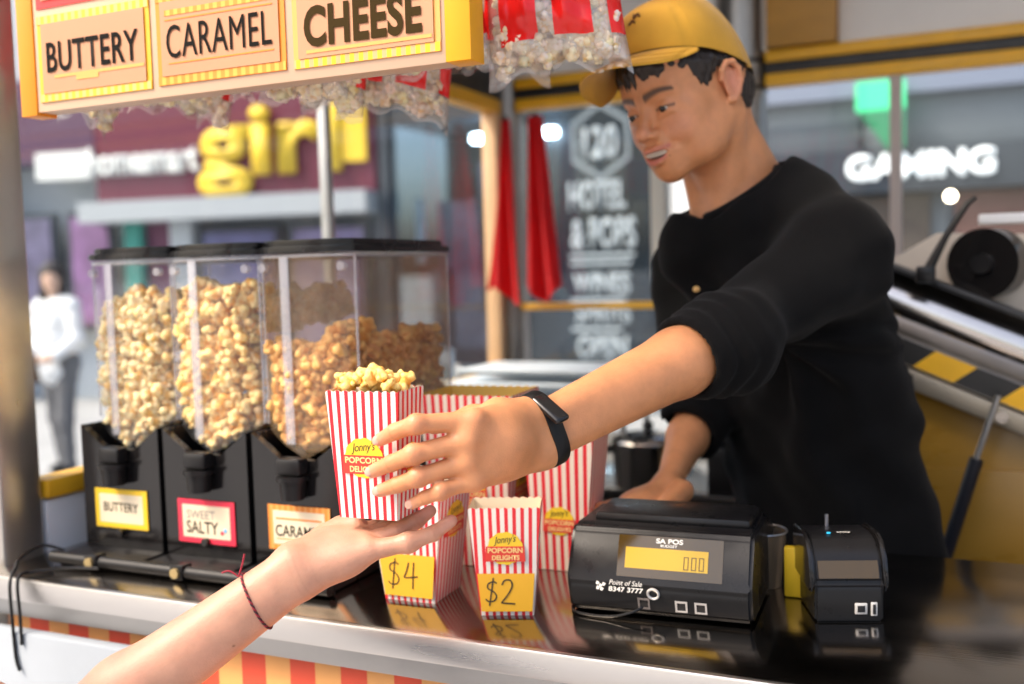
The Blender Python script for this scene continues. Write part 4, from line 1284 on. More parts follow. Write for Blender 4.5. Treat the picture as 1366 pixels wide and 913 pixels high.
# ------------------------------------------------------------------ popping machine at right
PY = 2.02
po = Y_(1275, 440, PY)
mach = empty('popcorn_machine', (po[0], PY, .12), 0, 'tilted steel popcorn kettle machine with hazard tape and gas strut', 'popcorn machine')
th = R(23)
e1 = Vector((math.cos(th), 0, -math.sin(th))); e3 = Vector((math.sin(th), 0, math.cos(th))); e2 = Vector((0, 1, 0))
Mm = Matrix(((e1.x, 0, e3.x, 0), (0, 1, 0, 0), (e1.z, 0, e3.z, po[2]-.12), (0, 0, 0, 1)))
kettle_st = mat('kettle_steel', (0.58, 0.54, 0.50), .20, 1.0, var=.12, vscale=6, rvar=.08)
mb = MB()
def drum(u, v):
    a = -1+2*v
    return Mm @ Vector((-.30+1.1*u, .05-.034*(1-a*a), .005+.053*a))
mb.grid(drum, 24, 14); mb.build('drum', kettle_st, mach)
MB().box((-.30, .052, -.046), (.80, .24, .056), .002, M=Mm).build('drum_body', steel_dull, mach)
MB().box((-.30, .002, .0585), (.80, .24, .070), .003, M=Mm).build('drum_rim', black_paint, mach)
haz = stripe_mat('hazard_tape', (0.012, 0.011, 0.01), (0.85, 0.45, 0.01), .132, 'X', .52, .4, off=.42)
N_, L_ = haz.node_tree.nodes, haz.node_tree.links
_tc = [n for n in N_ if n.bl_idname == 'ShaderNodeTexCoord'][-1]; _sp = [n for n in N_ if n.bl_idname == 'ShaderNodeSeparateXYZ'][0]
_mp = N_.new('ShaderNodeMapping'); _mp.inputs['Rotation'].default_value = (0, R(-32), 0)
L_.new(_tc.outputs['Object'], _mp.inputs['Vector']); L_.new(_mp.outputs[0], _sp.inputs[0])
tp = MB().prism([(-.26, -.002, -.049), (.80, -.002, -.049), (.80, -.002, -.090), (-.26, -.002, -.090)], (0, -.0015, 0)).build('hazard_tape', haz, mach, sm=False)
tp.matrix_local = Mm
MB().box((-.26, 0.001, -.094), (.80, .20, -.048), .004, M=Mm).build('tape_bar', steel_dull, mach)
MB().box((-.20, -.012, -.130), (.80, .10, -.096), .004, M=Mm).build('bracket', mat('bracket_beige', (.34, .29, .22), .4, .5), mach)
for x in (-.04, .13):
    MB().cyl(Mm @ Vector((x, -.02, -.113)), Mm @ Vector((x, -.012, -.113)), .011, n=14).build('bolt', steel, mach)
def mpx(px, py, y):
    p = Y_(px, py, y); return Vector((p[0]-po[0], p[1]-PY, p[2]-.12))
# clear hood over the kettle, kettle lid disc and its handle
hood_m = mat('hood_beige', (0.58, 0.50, 0.41), .35, 0, var=.14, vscale=5)
MB().prism([Mm @ Vector(q) for q in ((-.16, .08, .0705), (.80, .08, .0705), (.80, .08, .235), (.05, .08, .205), (-.10, .08, .150))], (0, .22, 0)).build('hood', hood_m, mach, sm=False)
c = mpx(1310, 352, PY+.03)
MB().cyl(c+Vector((0, 0, 0)), c+Vector((.02, .05, .0)), .064, n=36).build('lid_disc', black_gloss, mach)
MB().cyl(c+Vector((-.004, -.012, 0)), c+Vector((0, 0, 0)), .018, n=20).build('lid_boss', black_plastic, mach)
MB().tube([mpx(1232, 372, PY-.02), mpx(1262, 315, PY-.02), mpx(1290, 272, PY-.02), mpx(1302, 263, PY-.02)], [.010, .006, .006, .004], 8).build('lever', black_plastic, mach)
MB().box(mpx(1222, 378, PY-.02)-Vector((.0, .01, .0)), mpx(1248, 355, PY-.02)+Vector((0, .02, 0)), .004).build('lever_mount', black_plastic, mach)
MB().box(mpx(1305, 300, PY+.10), mpx(1366, 285, PY+.16)+Vector((.05, 0, 0)), .004).build('hood_clip', white_paint, mach)
MB().tube([mpx(1332, 528, PY-.05), mpx(1300, 620, PY-.05)], .0055, 10).build('strut_rod', steel_dull, mach)
MB().tube([mpx(1303, 612, PY-.05), mpx(1258, 752, PY-.05)], .0125, 12).build('gas_strut', mat('strut_black', (.015, .016, .022), .3), mach)
cabx = mpx(1195, 600, PY)
cabm = mat('cabinet_amber', (0.34, 0.175, 0.022), .30, var=.20, vscale=2.5, stretch=(1, 1, 2), rvar=.08)
MB().box((cabx.x, .04, 0), (1.0, .40, 1.13), .006).build('cabinet', cabm, mach)
MB().box((cabx.x+.02, .03, .20), (.9, .0395, .98), .003).build('cabinet_door', cabm, mach)
tag(warm_glow, None)
for (x, y, yy, r_) in ((1268, 262, 6.0, .026), (931, 280, 7.5, .035)):
    p = Y_(x, y, yy)
    lm = empty('street_lamp', (p[0], p[1], 0), 0, {1268: 'lit globe lamp on a post seen above the popcorn machine', 931: 'lit globe lamp on a post seen beside the server neck'}[x], 'lamp')
    MB().cyl((0, 0, 0), (0, 0, p[2]-r_), .03, .02, 12).build('post', dark_frame, lm)
    MB().sph((0, 0, p[2]), r_, 16).build('globe', warm_glow, lm)
# ------------------------------------------------------------------ the server
skin_m = mat('skin', (0.6, 0.36, 0.24), .42, attr='tint', sss=.16, sssr=(1.0, .35, .18), bump=.22, bscale=520, var=.13, vscale=38, rvar=.10, spec=.45)
HS = 1.03
HC = np.array([-.404, 1.551, 1.746])
HM = np.array([[-.8667, -.4400, -.2350], [.4902, -.8384, -.2383], [-.0922, -.3217, .9423]])   # columns: his right, forward, up
HM[:, 0] /= np.linalg.norm(HM[:, 0]); HM[:, 1] -= HM[:, 0]*(HM[:, 0]@HM[:, 1]); HM[:, 1] /= np.linalg.norm(HM[:, 1]); HM[:, 2] = np.cross(HM[:, 0], HM[:, 1])
def hl(p): return HC+HS*(HM@np.asarray(p, float))
def to_head(P): return (P-HC)@HM/HS
ROOT_P = np.array([-.20, 1.77, .12])

def head_field(F):
    def E(c, r, k=.01, op='+', Rl=None): F.ell(hl(c), np.array(r)*HS, k*HS, op, HM if Rl is None else HM@Rl)
    def Cn(a, b, r1, r2, k=.01, op='+'): F.cone(hl(a), hl(b), r1*HS, r2*HS, k*HS, op)
    E((0, -.018, .040), (.075, .097, .090))
    E((0, -.050, .000), (.062, .058, .062), .03)
    E((0, .030, -.024), (.061, .058, .072), .03)
    E((0, .046, .050), (.060, .043, .046), .03)
    for s in (-1, 1):
        Cn((s*.055, -.004, -.044), (s*.038, .040, -.074), .015, .014, .03)
        Cn((s*.038, .040, -.074), (s*.011, .070, -.090), .014, .013, .025)
        E((s*.044, .022, -.052), (.019, .036, .034), .03)
        E((s*.043, .052, -.016), (.020, .018, .017), .022)
        E((s*.037, .068, -.038), (.015, .012, .014), .018)
        Cn((s*.040, .070, .020), (s*.012, .084, .016), .010, .009, .012)
    E((0, .075, -.089), (.017, .012, .013), .024)
    E((0, .080, -.060), (.030, .020, .027), .018)
    # nose
    Cn((0, .082, .010), (0, .105, -.026), .0080, .0095, .012)
    E((0, .108, -.031), (.0105, .0095, .0090), .008)
    for s in (-1, 1):
        E((s*.0135, .097, -.035), (.0070, .0095, .0070), .005)
        E((s*.0070, .104, -.0415), (.0032, .0060, .0028), .003, '-')
        # eye: hollow, lid ball, slit
        E((s*.031, .100, .002), (.018, .014, .0105), .012, '-')
        E((s*.031, .0745, -.002), (.0140, .0138, .0130), .004)
        a = -s*R(4)
        Rl = np.array([[math.cos(a), 0, -math.sin(a)], [0, 1, 0], [math.sin(a), 0, math.cos(a)]])
        E((s*.0312, .090, -.0040), (.0132, .0080, .0029), .0016, '-', Rl)
        Cn((s*.043, .077, -.010), (s*.022, .083, -.0125), .0035, .0035, .006)       # cheek swell under the eye
    # lips and open smile
    for s in (-1, 1):
        Cn((s*.0255, .0875, -.0545), (s*.009, .1005, -.0545), .0032, .0046, .004)
        Cn((s*.009, .1005, -.0545), (0, .1022, -.0555), .0046, .0042, .003)
        Cn((s*.0230, .0875, -.0600), (s*.008, .0985, -.0725), .0034, .0052, .005)
        Cn((s*.008, .0985, -.0725), (0, .0993, -.0735), .0052, .0054, .003)
        E((s*.028, .090, -.0545), (.004, .006, .004), .005, '-')
        Cn((s*.021, .0985, -.037), (s*.036, .083, -.057), .0014, .0014, .009, '-')
    E((0, .100, -.0618), (.0240, .020, .0038), .0025, '-')
    E((0, .096, -.0650), (.0165, .016, .0034), .0025, '-')
    # ears
    for s in (-1, 1):
        E((s*.0770, -.014, -.004), (.0055, .0155, .0270), .006)
        ring = [(s*.0755, .002, .006), (s*.0800, .001, .018), (s*.0830, -.008, .026), (s*.0850, -.020, .024), (s*.0850, -.028, .012), (s*.0835, -.028, -.004), (s*.0800, -.020, -.018), (s*.0775, -.010, -.027), (s*.0755, -.002, -.026)]
        for i in range(len(ring)-1):
            Cn(ring[i], ring[i+1], .0042, .0042, .003)
        E((s*.0850, -.010, -.004), (.0060, .0095, .0140), .004, '-')
        Cn((s*.0795, -.019, .010), (s*.0795, -.019, -.008), .0030, .0030, .004)
    return F

NB = np.array([-.335, 1.645, 1.565])            # root of the neck
SL, SR = np.array([-.182, 1.572, 1.500]), np.array([-.455, 1.800, 1.478])   # shoulder joints (his left is nearest)
EL = D_(968, 452, 1.335); WL = D_(718, 580, 1.150)
ER = np.array([-.425, 1.665, 1.235]); WR = D_(888, 652, 1.565)
YF = 0.925
def arm_prims(F, sh, el, wr, up, k=.012, w=1.0):
    """upper arm, elbow, forearm with a flat wrist; up = across the wrist"""
    up = nrm3(up)
    F.cone(sh, el, .046*w, .041*w, k)
    m = el+(wr-el)*.28
    F.cone(el, m, .040*w, .042*w, k)
    for s in (-1, 1):
        F.cone(m+up*s*.006*w, wr+up*s*.0145*w, .037*w, .0185*w, .014)
    return F
FH = Field()
head_field(FH)
F = FH
F.cone(hl((0, -.026, -.030)), NB, .049, .053, .03)
F.cone(hl((0, -.055, -.010)), NB+np.array([.040, .03, .0]), .034, .046, .03)
for s in (-1, 1):                                # neck cords
    F.cone(hl((s*.056, -.030, -.050)), NB+np.array([-.045, -.040, -.02])+HM[:, 0]*s*.02, .013, .011, .02)
F.cone(NB+np.array([0, 0, -.02]), SL+np.array([-.03, .01, .0]), .060, .055, .04)
F.cone(NB+np.array([0, 0, -.02]), SR+np.array([.03, -.01, .0]), .060, .055, .04)
FH = F
TZ = [.84, 1.0, 1.15, 1.30, 1.42, 1.50, 1.56]
TX = [-.195, -.212, -.232, -.262, -.292, -.312, -.322]
TY = [1.775, 1.765, 1.750, 1.725, 1.700, 1.688, 1.680]
YAWT = math.atan2(-.64, .77)
FT = Field().tab(TZ, TX, TY, [.150, .145, .145, .155, .165, .140, .07], [.10, .095, .095, .10, .10, .085, .05], YAWT, .03)
hand_up = nrm3(cu*1.0)
F = FL = arm_prims(Field(), SL, EL, WL, nrm3(cu*.95-cr*.25))
FR = arm_prims(Field(), SR, ER, WR, nrm3(cu+cr*.3), w=.80)
# his left hand around the carton: fingers across its front, thumb behind
FING = {
    'index': [(632, 562, .026), (556, 566, -.017), (527, 576, -.016), (507, 587, -.0095)],
    'middle': [(624, 588, .018), (552, 606, -.020), (523, 618, -.016), (497, 629, -.0085)],
    'ring': [(622, 617, .018), (558, 637, -.017), (530, 647, -.014), (507, 655, -.0065)],
    'pinky': [(632, 640, .026), (588, 656, -.008), (567, 664, -.008), (550, 672, -.004)]}
RAD = {'index': (.0112, .0097, .0087, .0072), 'middle': (.0114, .0099, .0089, .0074), 'ring': (.0108, .0094, .0085, .0070), 'pinky': (.0096, .0082, .0073, .0062)}
tips_L = []; nails = []
upw = nrm3(cu*.95-cr*.25)
offs = {'index': .024, 'middle': .008, 'ring': -.008, 'pinky': -.022}
for nme, pts in FING.items():
    J = [Y_(x, y, YF+o) for x, y, o in pts]
    r = RAD[nme]
    W0 = WL+upw*offs[nme]
    F.cone(W0, J[0], .0175, r[0]+.0012, .016)
    F.chain(J, r, .0028)
    F.ell(J[0]-cf*.0030, (.0092, .0092, .0092), .014)          # knuckle
    F.ell(J[1]-cf*.001, (r[1]+.0003,)*3, .006)
    tips_L.append(J[-1])
    F.cone(J[0]-cf*.0060, (W0*.75+J[0]*.25)-cf*.0090, .0050, .0030, .010)      # tendon
    nails.append((J[-1], nrm3(J[-1]-J[-2]), r[3]))
pc = sum(Y_(x, y, YF+o) for x, y, o in (FING['middle'][0], FING['ring'][0]))/2
F.ell((WL*.42+pc*.58)+cf*.006, (.036, .040, .034), .02)
T0 = WL+upw*.022+cf*.012
F.chain([T0, np.array([-.478, 1.010, 1.333]), np.array([-.515, 1.024, 1.326]), np.array([-.555, 1.004, 1.318])], (.019, .0155, .0125, .0095), .012)
# his right hand on the register keypad
F = FR
RH0 = D_(838, 682, 1.50)
F.cone(WR, RH0, .021, .020, .02)
F.ell((WR*.3+RH0*.7), (.032, .032, .017), .02)
fw = nrm3(RH0-WR); side = nrm3(np.cross(fw, [0, 0, 1]))
for i, (o, L_) in enumerate(((-.030, .060), (-.010, .072), (.011, .068), (.030, .052))):
    a = RH0+side*o+np.array([0, 0, .002])
    F.chain([a, a+fw*L_*.5+np.array([0, 0, .006]), a+fw*L_*.85+np.array([0, 0, -.004]), a+fw*L_*1.0+np.array([0, 0, -.014])], (.0118, .0098, .0088, .0075), .005)
F.chain([WR-side*.03, RH0-side*.052+fw*.0, RH0-side*.058+fw*.034+np.array([0, 0, -.006])], (.018, .0125, .009), .01)

parts = [field_mesh(FH, HC-np.array([.14, .15, .26]), HC+np.array([.16, .17, .15]), .0019, n=14),
         field_mesh(FL, (-.66, .86, 1.18), (-.12, 1.62, 1.58), .0020, n=14),
         field_mesh(FR, (-.66, 1.36, 1.04), (-.36, 1.86, 1.54), .0026, n=14),
         field_mesh(FT, (-.55, 1.5, .83), (.1, 2.0, 1.6), .012)]
_o = np.cumsum([0]+[len(p[0]) for p in parts])
V = np.concatenate([p[0] for p in parts]); Q = np.concatenate([p[1]+o for p, o in zip(parts, _o)])
V = relax(V, Q, 1, .35)
F = FL
H = to_head(V)
base = np.array([.620, .268, .118])
C = np.tile(base, (len(V), 1))
inh = (np.linalg.norm(H-np.array([0, 0, -.01]), axis=1) < .16)
def blob(c, r, col, a, both=True, P=None):
    global C
    for s in ((-1, 1) if both else (1,)):
        c_ = np.array([c[0]*s, c[1], c[2]])
        d = np.linalg.norm((H-c_)/np.array(r), axis=1)
        w = (np.clip(1-d, 0, 1)**.8*a)[:, None]*inh[:, None]
        C = C*(1-w)+np.array(col)*w
blob((.040, .070, -.034), (.030, .03, .026), (.62, .27, .17), .7)
blob((0, .110, -.030), (.018, .02, .016), (.60, .26, .17), .6, False)
blob((.080, -.014, 0), (.016, .025, .036), (.66, .25, .17), .8)
blob((0, .06, .05), (.06, .05, .03), (.60, .36, .23), .5, False)
lw_ = (np.abs(H[:, 0]) < .0255) & (H[:, 1] > .083)
lipu = np.exp(-((H[:, 2]+.0555-.0005)/.0034)**2)*lw_; lipl = np.exp(-((H[:, 2]+.0725-.010*(np.abs(H[:, 0])/.025)**1.6)/.0045)**2)*lw_*(np.abs(H[:, 0]) < .021)
w = np.clip(lipu*.75+lipl*.9, 0, 1)[:, None]; C = C*(1-w)+np.array([.54, .150, .115])*w
cav = ((np.abs(H[:, 0]) < .024) & (H[:, 1] < .0925) & (H[:, 1] > .06) & (H[:, 2] < -.056) & (H[:, 2] > -.070))
C[cav] = (.10, .02, .018)
# brows and lash line
for s in (-1, 1):
    bx = np.clip((s*H[:, 0]-.010)/.040, 0, 1)
    bz = .0170+.0075*np.sin(bx*2.2)-.004*bx
    wd = .0062*(1-.50*bx)
    t = np.exp(-((H[:, 2]-bz)/wd)**4)*((s*H[:, 0] > .009) & (s*H[:, 0] < .051) & (H[:, 1] > .04))
    t = t*(.93+.07*np.sin(H[:, 0]*1900+H[:, 2]*1300))
    C = C*(1-t[:, None]*.95)+np.array([.020, .013, .010])*t[:, None]*.95
    ex2 = ((s*H[:, 0]-.0312)/.0150); lz = -.0017-.0022*ex2**2+ex2*.0006
    t = np.exp(-((H[:, 2]-lz)/.0018)**2)*(np.abs(ex2) < 1)*(H[:, 1] > .06)
    C = C*(1-t[:, None]*.9)+np.array([.015, .010, .009])*t[:, None]*.9
# a few moles, and stubble-cool jaw, short fade above the ear
for c_, r_ in (((-.047, .062, -.024), .0010), ((-.056, .035, -.055), .0009)):
    d = np.linalg.norm(H-np.array(c_), axis=1); t = np.clip(1.6-d/r_*.8, 0, .8)[:, None]; C = C*(1-t)+np.array([.16, .07, .04])*t
# hands: joint creases, rosier knuckles and fingertips
for nme, pts in FING.items():
    J_ = [Y_(x, y, YF+o) for x, y, o in pts]
    for q in (1, 2):
        dr_ = nrm3(J_[q+1]-J_[q-1]); rel = V-J_[q]
        al = rel@dr_; rr_ = np.linalg.norm(rel, axis=1)
        for off in ((-.0026, .0, .0026) if q == 1 else (0.,)):
            t = (np.exp(-((al-off)/.0009)**2)*(rr_ < .015)*.22)[:, None]; C = C*(1-t)+np.array([.34, .12, .06])*t
for p in tips_L:
    d = np.linalg.norm(V-p, axis=1); t = (np.clip(1-d/.022, 0, 1)*.55)[:, None]; C = C*(1-t)+np.array([.66, .33, .25])*t
for nme, pts in FING.items():
    for q in (0, 1):
        x, y, o = pts[q]; p = Y_(x, y, YF+o)
        d = np.linalg.norm(V-p, axis=1); t = (np.clip(1-d/.018, 0, 1)*.45)[:, None]; C = C*(1-t)+np.array([.62, .27, .17])*t
person = empty('person', ROOT_P, 0, 'young man in yellow cap and black sweatshirt handing over popcorn, smiling', 'person')
me = np_mesh('body', V-ROOT_P, Q); set_tint(me, np.clip(C, 0, 1)); me.materials.append(skin_m)
body = link('body', me, person)
nail_m = mat('fingernail', (.66, .36, .27), .22, spec=.5)
for tp_, dr_, r_ in nails:
    nz_ = nrm3(-cf+dr_*(cf@dr_)+cu*.25); sd_ = np.cross(nz_, dr_)
    Mn = Matrix(((dr_[0], sd_[0], nz_[0], 0), (dr_[1], sd_[1], nz_[1], 0), (dr_[2], sd_[2], nz_[2], 0), (0, 0, 0, 1)))
    Mn.translation = Vector(tp_-ROOT_P+nz_*(r_*.80)+dr_*.0010)
    MB().sph((0, 0, 0), 1.0, 14, (.0062, .0050, .0018), M=Mn).build('fingernail', nail_m, body)
# eyes and teeth
eye_w = mat('eye_white', (0.62, 0.56, 0.50), .2)
iris_m = mat('iris_dark', (0.018, 0.010, 0.006), .08)
for s in (-1, 1):
    c_ = hl((s*.031, .0745, -.002))-ROOT_P
    e_ = MB().sph(c_, .0127*HS, 20).build('eye', eye_w, body)
    g = nrm3(HM@np.array([.12, .93, -.26]))
    MB().sph(Vector(c_)+Vector(g)*.0058, .0090, 16).build('iris', iris_m, e_)
tooth_m = mat('teeth', (0.62, 0.56, 0.47), .2)
tm = MB()
for k in range(-4, 4):
    a = (k+.5)*.0050
    Mx = Matrix.Translation(Vector(hl((a, .0945-9.0*a*a, -.0620+4.0*a*a))-ROOT_P)) @ Matrix([list(r_) for r_ in HM]).to_4x4()
    tm = MB().box((-.00235, -.003, -.0040), (.00235, .003, .0060), .0012, M=Mx)
    tm.build('tooth', tooth_m, body)

# height of the cap's rim round the head
def rim_z(f): # f: angle from forward, signed
    return .0340+.0535*math.cos(f)-.0058*math.cos(2*f)
# hair: a short shell under the cap, longer fringe across the brow
hair_m = mat('black_hair', (0.018, 0.013, 0.011), .42, var=.5, vscale=60, stretch=(1, 1, .25), bump=.5, bscale=300, spec=.4)
HF = Field()
def shell(P):
    h = to_head(P)
    x, y, z = h.T
    k0 = np.sqrt((x/.0805)**2+((y+.018)/.1120)**2+((z-.040)/.0940)**2); k1 = np.sqrt((x/.0805**2)**2+((y+.018)/.112**2)**2+((z-.04)/.094**2)**2)+1e-9
    d = k0*(k0-1)/k1
    k0b = np.sqrt((x/.0690)**2+((y+.054)/.0660)**2+((z+.002)/.070)**2); d = np.minimum(d, (k0b-1)*.06)
    line = np.interp(y, [-.12, -.05, -.030, -.012, .004, .022, .034, .05, .10], [-.052, -.048, -.034, .030, .024, .006, .012, .040, .064])
    d = np.maximum(d, (line+.0025*np.sin(y*700)+.002*np.sin(x*500)-z)*.7)
    return np.maximum(d-.0012*np.sin(x*900+z*200)*np.sin(y*800+z*150), z-(.040+.30*np.clip(y+.012, -.1, .1)))*HS
HF.fn(shell)
rg = random.Random(4)
for k in range(66):
    f_ = R(-102+172*k/65)+rg.uniform(-.03, .03)
    zr = rim_z(f_)
    hx_, hy_ = .0765*math.sin(f_), -.012+.1065*math.cos(f_)
    a_ = abs(f_)
    ln = (rg.uniform(.034, .046) if a_ < .9 else rg.uniform(.026, .036) if a_ < 1.35 else rg.uniform(.010, .016))
    tw = rg.uniform(-.10, .06)*(1 if a_ < .9 else .3)
    q_ = lambda m, z, d=0.0: (.0765*m*math.sin(f_+d), -.012+.1065*m*math.cos(f_+d), z)
    HF.chain([hl(p) for p in (q_(.84, zr+.010), q_(.93, zr-.003), q_(1.0 if a_ < 1.1 else 1.03, zr-.004-ln*.5, tw*.5), q_(.985 if a_ < 1.1 else 1.03, zr-.004-ln, tw))], [.0052*HS, .0052*HS, .0042*HS, .0012], .003)
hv, hq = field_mesh(HF, HC-.125, HC+.125, .0021, n=20)
me = np_mesh('hair', hv-ROOT_P, hq); me.materials.append(hair_m); link('hair', me, person)

# cap
cap_m = mat('mustard_cotton', (0.62, 0.32, 0.022), .8, var=.10, vscale=16, bump=.35, bscale=900, sheen=.25)
def dome(f, t, o=0.0):
    zr = rim_z(f)
    rx, ry = .0855+o, (.1085 if math.cos(f) > 0 else .1055)+o
    c_ = math.cos(t*math.pi/2); s_ = math.sin(t*math.pi/2)
    rad = c_**.74
    seam = 0.0
    for sf in range(6):
        dlt = abs((f-(R(60*sf)+math.pi/6*0+math.pi) % (2*math.pi)+math.pi) % (2*math.pi)-math.pi)
        seam += -.0026*math.exp(-(dlt*rad/.018)**2)
    wv = .0014*math.sin(f*5+t*4)*c_
    return ((rx*rad+seam+wv)*math.sin(f), -.012+(ry*rad+seam+wv)*math.cos(f), zr+(.1450+o-zr)*s_**1.05)
def hw(p): return tuple(hl(p)-ROOT_P)
mb = MB()
mb.grid(lambda u, v: hw(dome(2*math.pi*u, v*.995)), 96, 30, closed_u=True)
mb.grid(lambda u, v: hw(dome(2*math.pi*u, v*.995, -.0022)), 96, 16, closed_u=True)
bmesh.ops.remove_doubles(mb.bm, verts=mb.bm.verts, dist=1e-5)
capo = mb.build('cap', cap_m, person, ang=50)
def brim(u, v, o=0.0):
    f = R(-66+132*u)
    x, y, z = dome(f, 0.0)
    L = .078*max(0.0, 1-(abs(f)/R(66.5))**2.6)**.55
    y2 = y+v*L-.002
    x2 = x*(1+.03*v)
    g = min(1.0, v*L/.05)
    z2 = z-.0015-v*L*.06-((.024*(x2/.08)**2.0+.24*x2) if x2 > 0 else (.012*(x2/.08)**2+.05*x2))*g+o
    return (x2, y2, z2)
mb = MB()
mb.grid(lambda u, v: hw(brim(u, v)), 50, 16); mb.grid(lambda u, v: hw(brim(u, v, -.0030)), 50, 16)
mb.grid(lambda u, v: hw(brim(u, 1.0, -.0030*v)), 50, 2)
bmesh.ops.remove_doubles(mb.bm, verts=mb.bm.verts, dist=1e-5)
mb.build('brim', cap_m, capo, ang=60)
MB().sph(hw((0, -.012, .1465)), .0065, 14, (1, 1, .7)).build('button', cap_m, capo)
emb = mat('embroidery', (0.14, 0.05, 0.012), .8)
mb = []
for k, pts in enumerate(([(-.10, .50), (-.04, .56), (.02, .50), (.06, .57)], [(-.02, .42), (.04, .46), (.10, .41)])):
    P_ = [hw(dome(a-.28, t, .0012)) for a, t in pts]
    MB().tube(spline(P_, 4), .0017, 6).build('embroidered_mark', emb, capo)
# stitched seam rows on the brim
for q in (.45, .75, .96):
    MB().tube([hw(brim(.04+.92*k/40, q, .0006)) for k in range(41)], .00045, 4).build('stitch_row', cap_m, capo)

# sweatshirt
SF = Field()
CUL = D_(918, 478, 1.285); CUR = D_(908, 572, 1.60)
axl = nrm3(WL-EL); axr = nrm3(WR-ER)
CUL = EL+axl*((CUL-EL)@axl); CUR = ER+axr*.045
SF.tab(TZ, TX, TY, [.192, .186, .182, .186, .192, .165, .085], [.142, .136, .130, .128, .124, .100, .065], YAWT, .03)
SF.cone(NB+np.array([.01, .015, -.03]), SL+np.array([-.016, .0, -.012]), .064, .068, .05)
SF.cone(NB+np.array([.01, .015, -.03]), SR+np.array([.01, .0, -.012]), .066, .074, .05)
SF.ell(NB+np.array([.035, .045, -.03]), (.085, .085, .062), .05)
SF.cone(SL, EL, .073, .062, .035); SF.cone(EL, CUL+axl*.02, .063, .055, .02)
SF.cone(SR, ER, .074, .060, .035); SF.cone(ER, CUR+axr*.02, .058, .052, .02)
SF.ell(EL-axl*.01+np.array([0, .0, -.012]), (.066, .066, .062), .03)
SF.cut(CUL, axl, CUL+axl*.07, .11, .008); SF.cut(CUR, axr, CUR+axr*.06, .10, .008)
SF.cone(CUL-axl*.03, CUL+axl*.05, .0445, .0445, .006, '-')
SF.cone(CUR-axr*.03, CUR+axr*.05, .0400, .0400, .006, '-')
NX = nrm3(hl((0, -.03, -.03))-NB)
CN = D_(990, 258, 1.595); CNn = nrm3(-cr*.56+cu*.80-cf*.12)
SF.cone(CN-CNn*.13+np.array([0, .02, -.01]), CN+CNn*.02, .105, .070, .05)
SF.cone(D_(1050, 258, 1.60), SL+np.array([-.02, 0, .008]), .058, .062, .05)
SF.ell(D_(925, 335, 1.64), (.06, .06, .07), .05)
SF.cone(CN-CNn*.05-cr*.05, CN-CNn*.16-cr*.07, .05, .07, .05)
SF.cut(CN, CNn, CN+CNn*.10, .125, .006)
SF.cone(CN-CNn*.05, CN+CNn*.10, .056, .060, .008, '-')
u_ = nrm3(np.cross(CNn, [0, 1, 0])); v_ = np.cross(CNn, u_)
def sdisp(P):
    """cloth folds"""
    dl = (P-CUL)@axl; rl = np.linalg.norm(P-CUL-dl[:, None]*axl, axis=1)
    near = np.exp(-(np.minimum(dl+.01, 0)/.085)**2)*(dl < .005)*(rl < .10)
    s_ = .0034*near*(1-np.exp(-(dl/.012)**2))*np.sin(dl*210+3.2*wob(P, 26, 0, 6))
    rib = .0005*np.sin((np.arctan2((P-CUL)@nrm3(np.cross(axl, [0, 0, 1])), P[:, 2]-CUL[2]))*60)*(dl > -.045)*(rl < .09)
    q = P.copy()
    big = .0070*wob(P*np.array([1, 1, .55]), 17, 8, 8)+.0042*wob(P*np.array([1.0, 1.0, .8]), 38, 16, 8)
    # folds pulled from the armpit towards the reaching arm and down the side
    ap = SL+np.array([-.06, .02, -.13])
    d = P-ap; r_ = np.linalg.norm(d, axis=1)+1e-6
    ang = np.arctan2(d[:, 2], d@nrm3(np.array([.77, -.64, 0])))
    fold = .0105*np.exp(-(r_/.20)**2)*np.sin(ang*9+r_*20+wob(P, 12, 2, 5)*1.2)*np.minimum(1, r_/.05)
    dn = .0090*np.sin(((P[:, 0]*.9+P[:, 1]*.4)*52+P[:, 2]*30)+1.8*wob(P, 9, 20, 6))*np.clip((1.34-P[:, 2])/.2, 0, 1)
    return s_+rib*(rl < .09)*0+(big+fold+dn)*(1-.75*near)*(1-np.exp(-((dl+.0)/.014)**2)*(rl < .09))
sv, sq = field_mesh(SF, (-.72, 1.02, .83), (.12, 2.00, 1.72), .0052, n=16, slack=1.8, disp=sdisp)
sv = relax(sv, sq, 1, .4)
knit = mat('black_sweatshirt', (0.0042, 0.0040, 0.0042), .95, var=.25, vscale=12, bump=.5, bscale=900, sheen=.04, spec=.15)
me = np_mesh('sweatshirt', sv-ROOT_P, sq); me.materials.append(knit)
shirt = link('sweatshirt', me, person)
def march(Fd, px, py, d0=.9, d1=2.2, disp=None):
    o = np.array([0, 0, EYE]); v = nrm3(D_(px, py, 1)-o); t = d0
    for _ in range(120):
        p = o+v*t; d = Fd(p[None])[0]-(disp(p[None])[0] if disp else 0)
        if d < .0005: return p
        t += max(d*.7, .0005)
        if t > d1: return None
    return p
# neck rib of the sweatshirt, following the opening
ring = np.array([CN+(u_*math.cos(a)+v_*math.sin(a))*.0635-CNn*.002 for a in [2*math.pi*k/48 for k in range(48)]])
MB().tube([tuple(p-ROOT_P) for p in ring], .0100, 10, closed=True).build('neck_rib', knit, shirt)
p = march(SF, 929, 386, disp=sdisp)
if p is not None:
    MB().sph(p-ROOT_P, .006, 12, (1, .5, .8)).build('chest_emblem', mat('emblem_gold', (.75, .45, .15), .6), shirt)
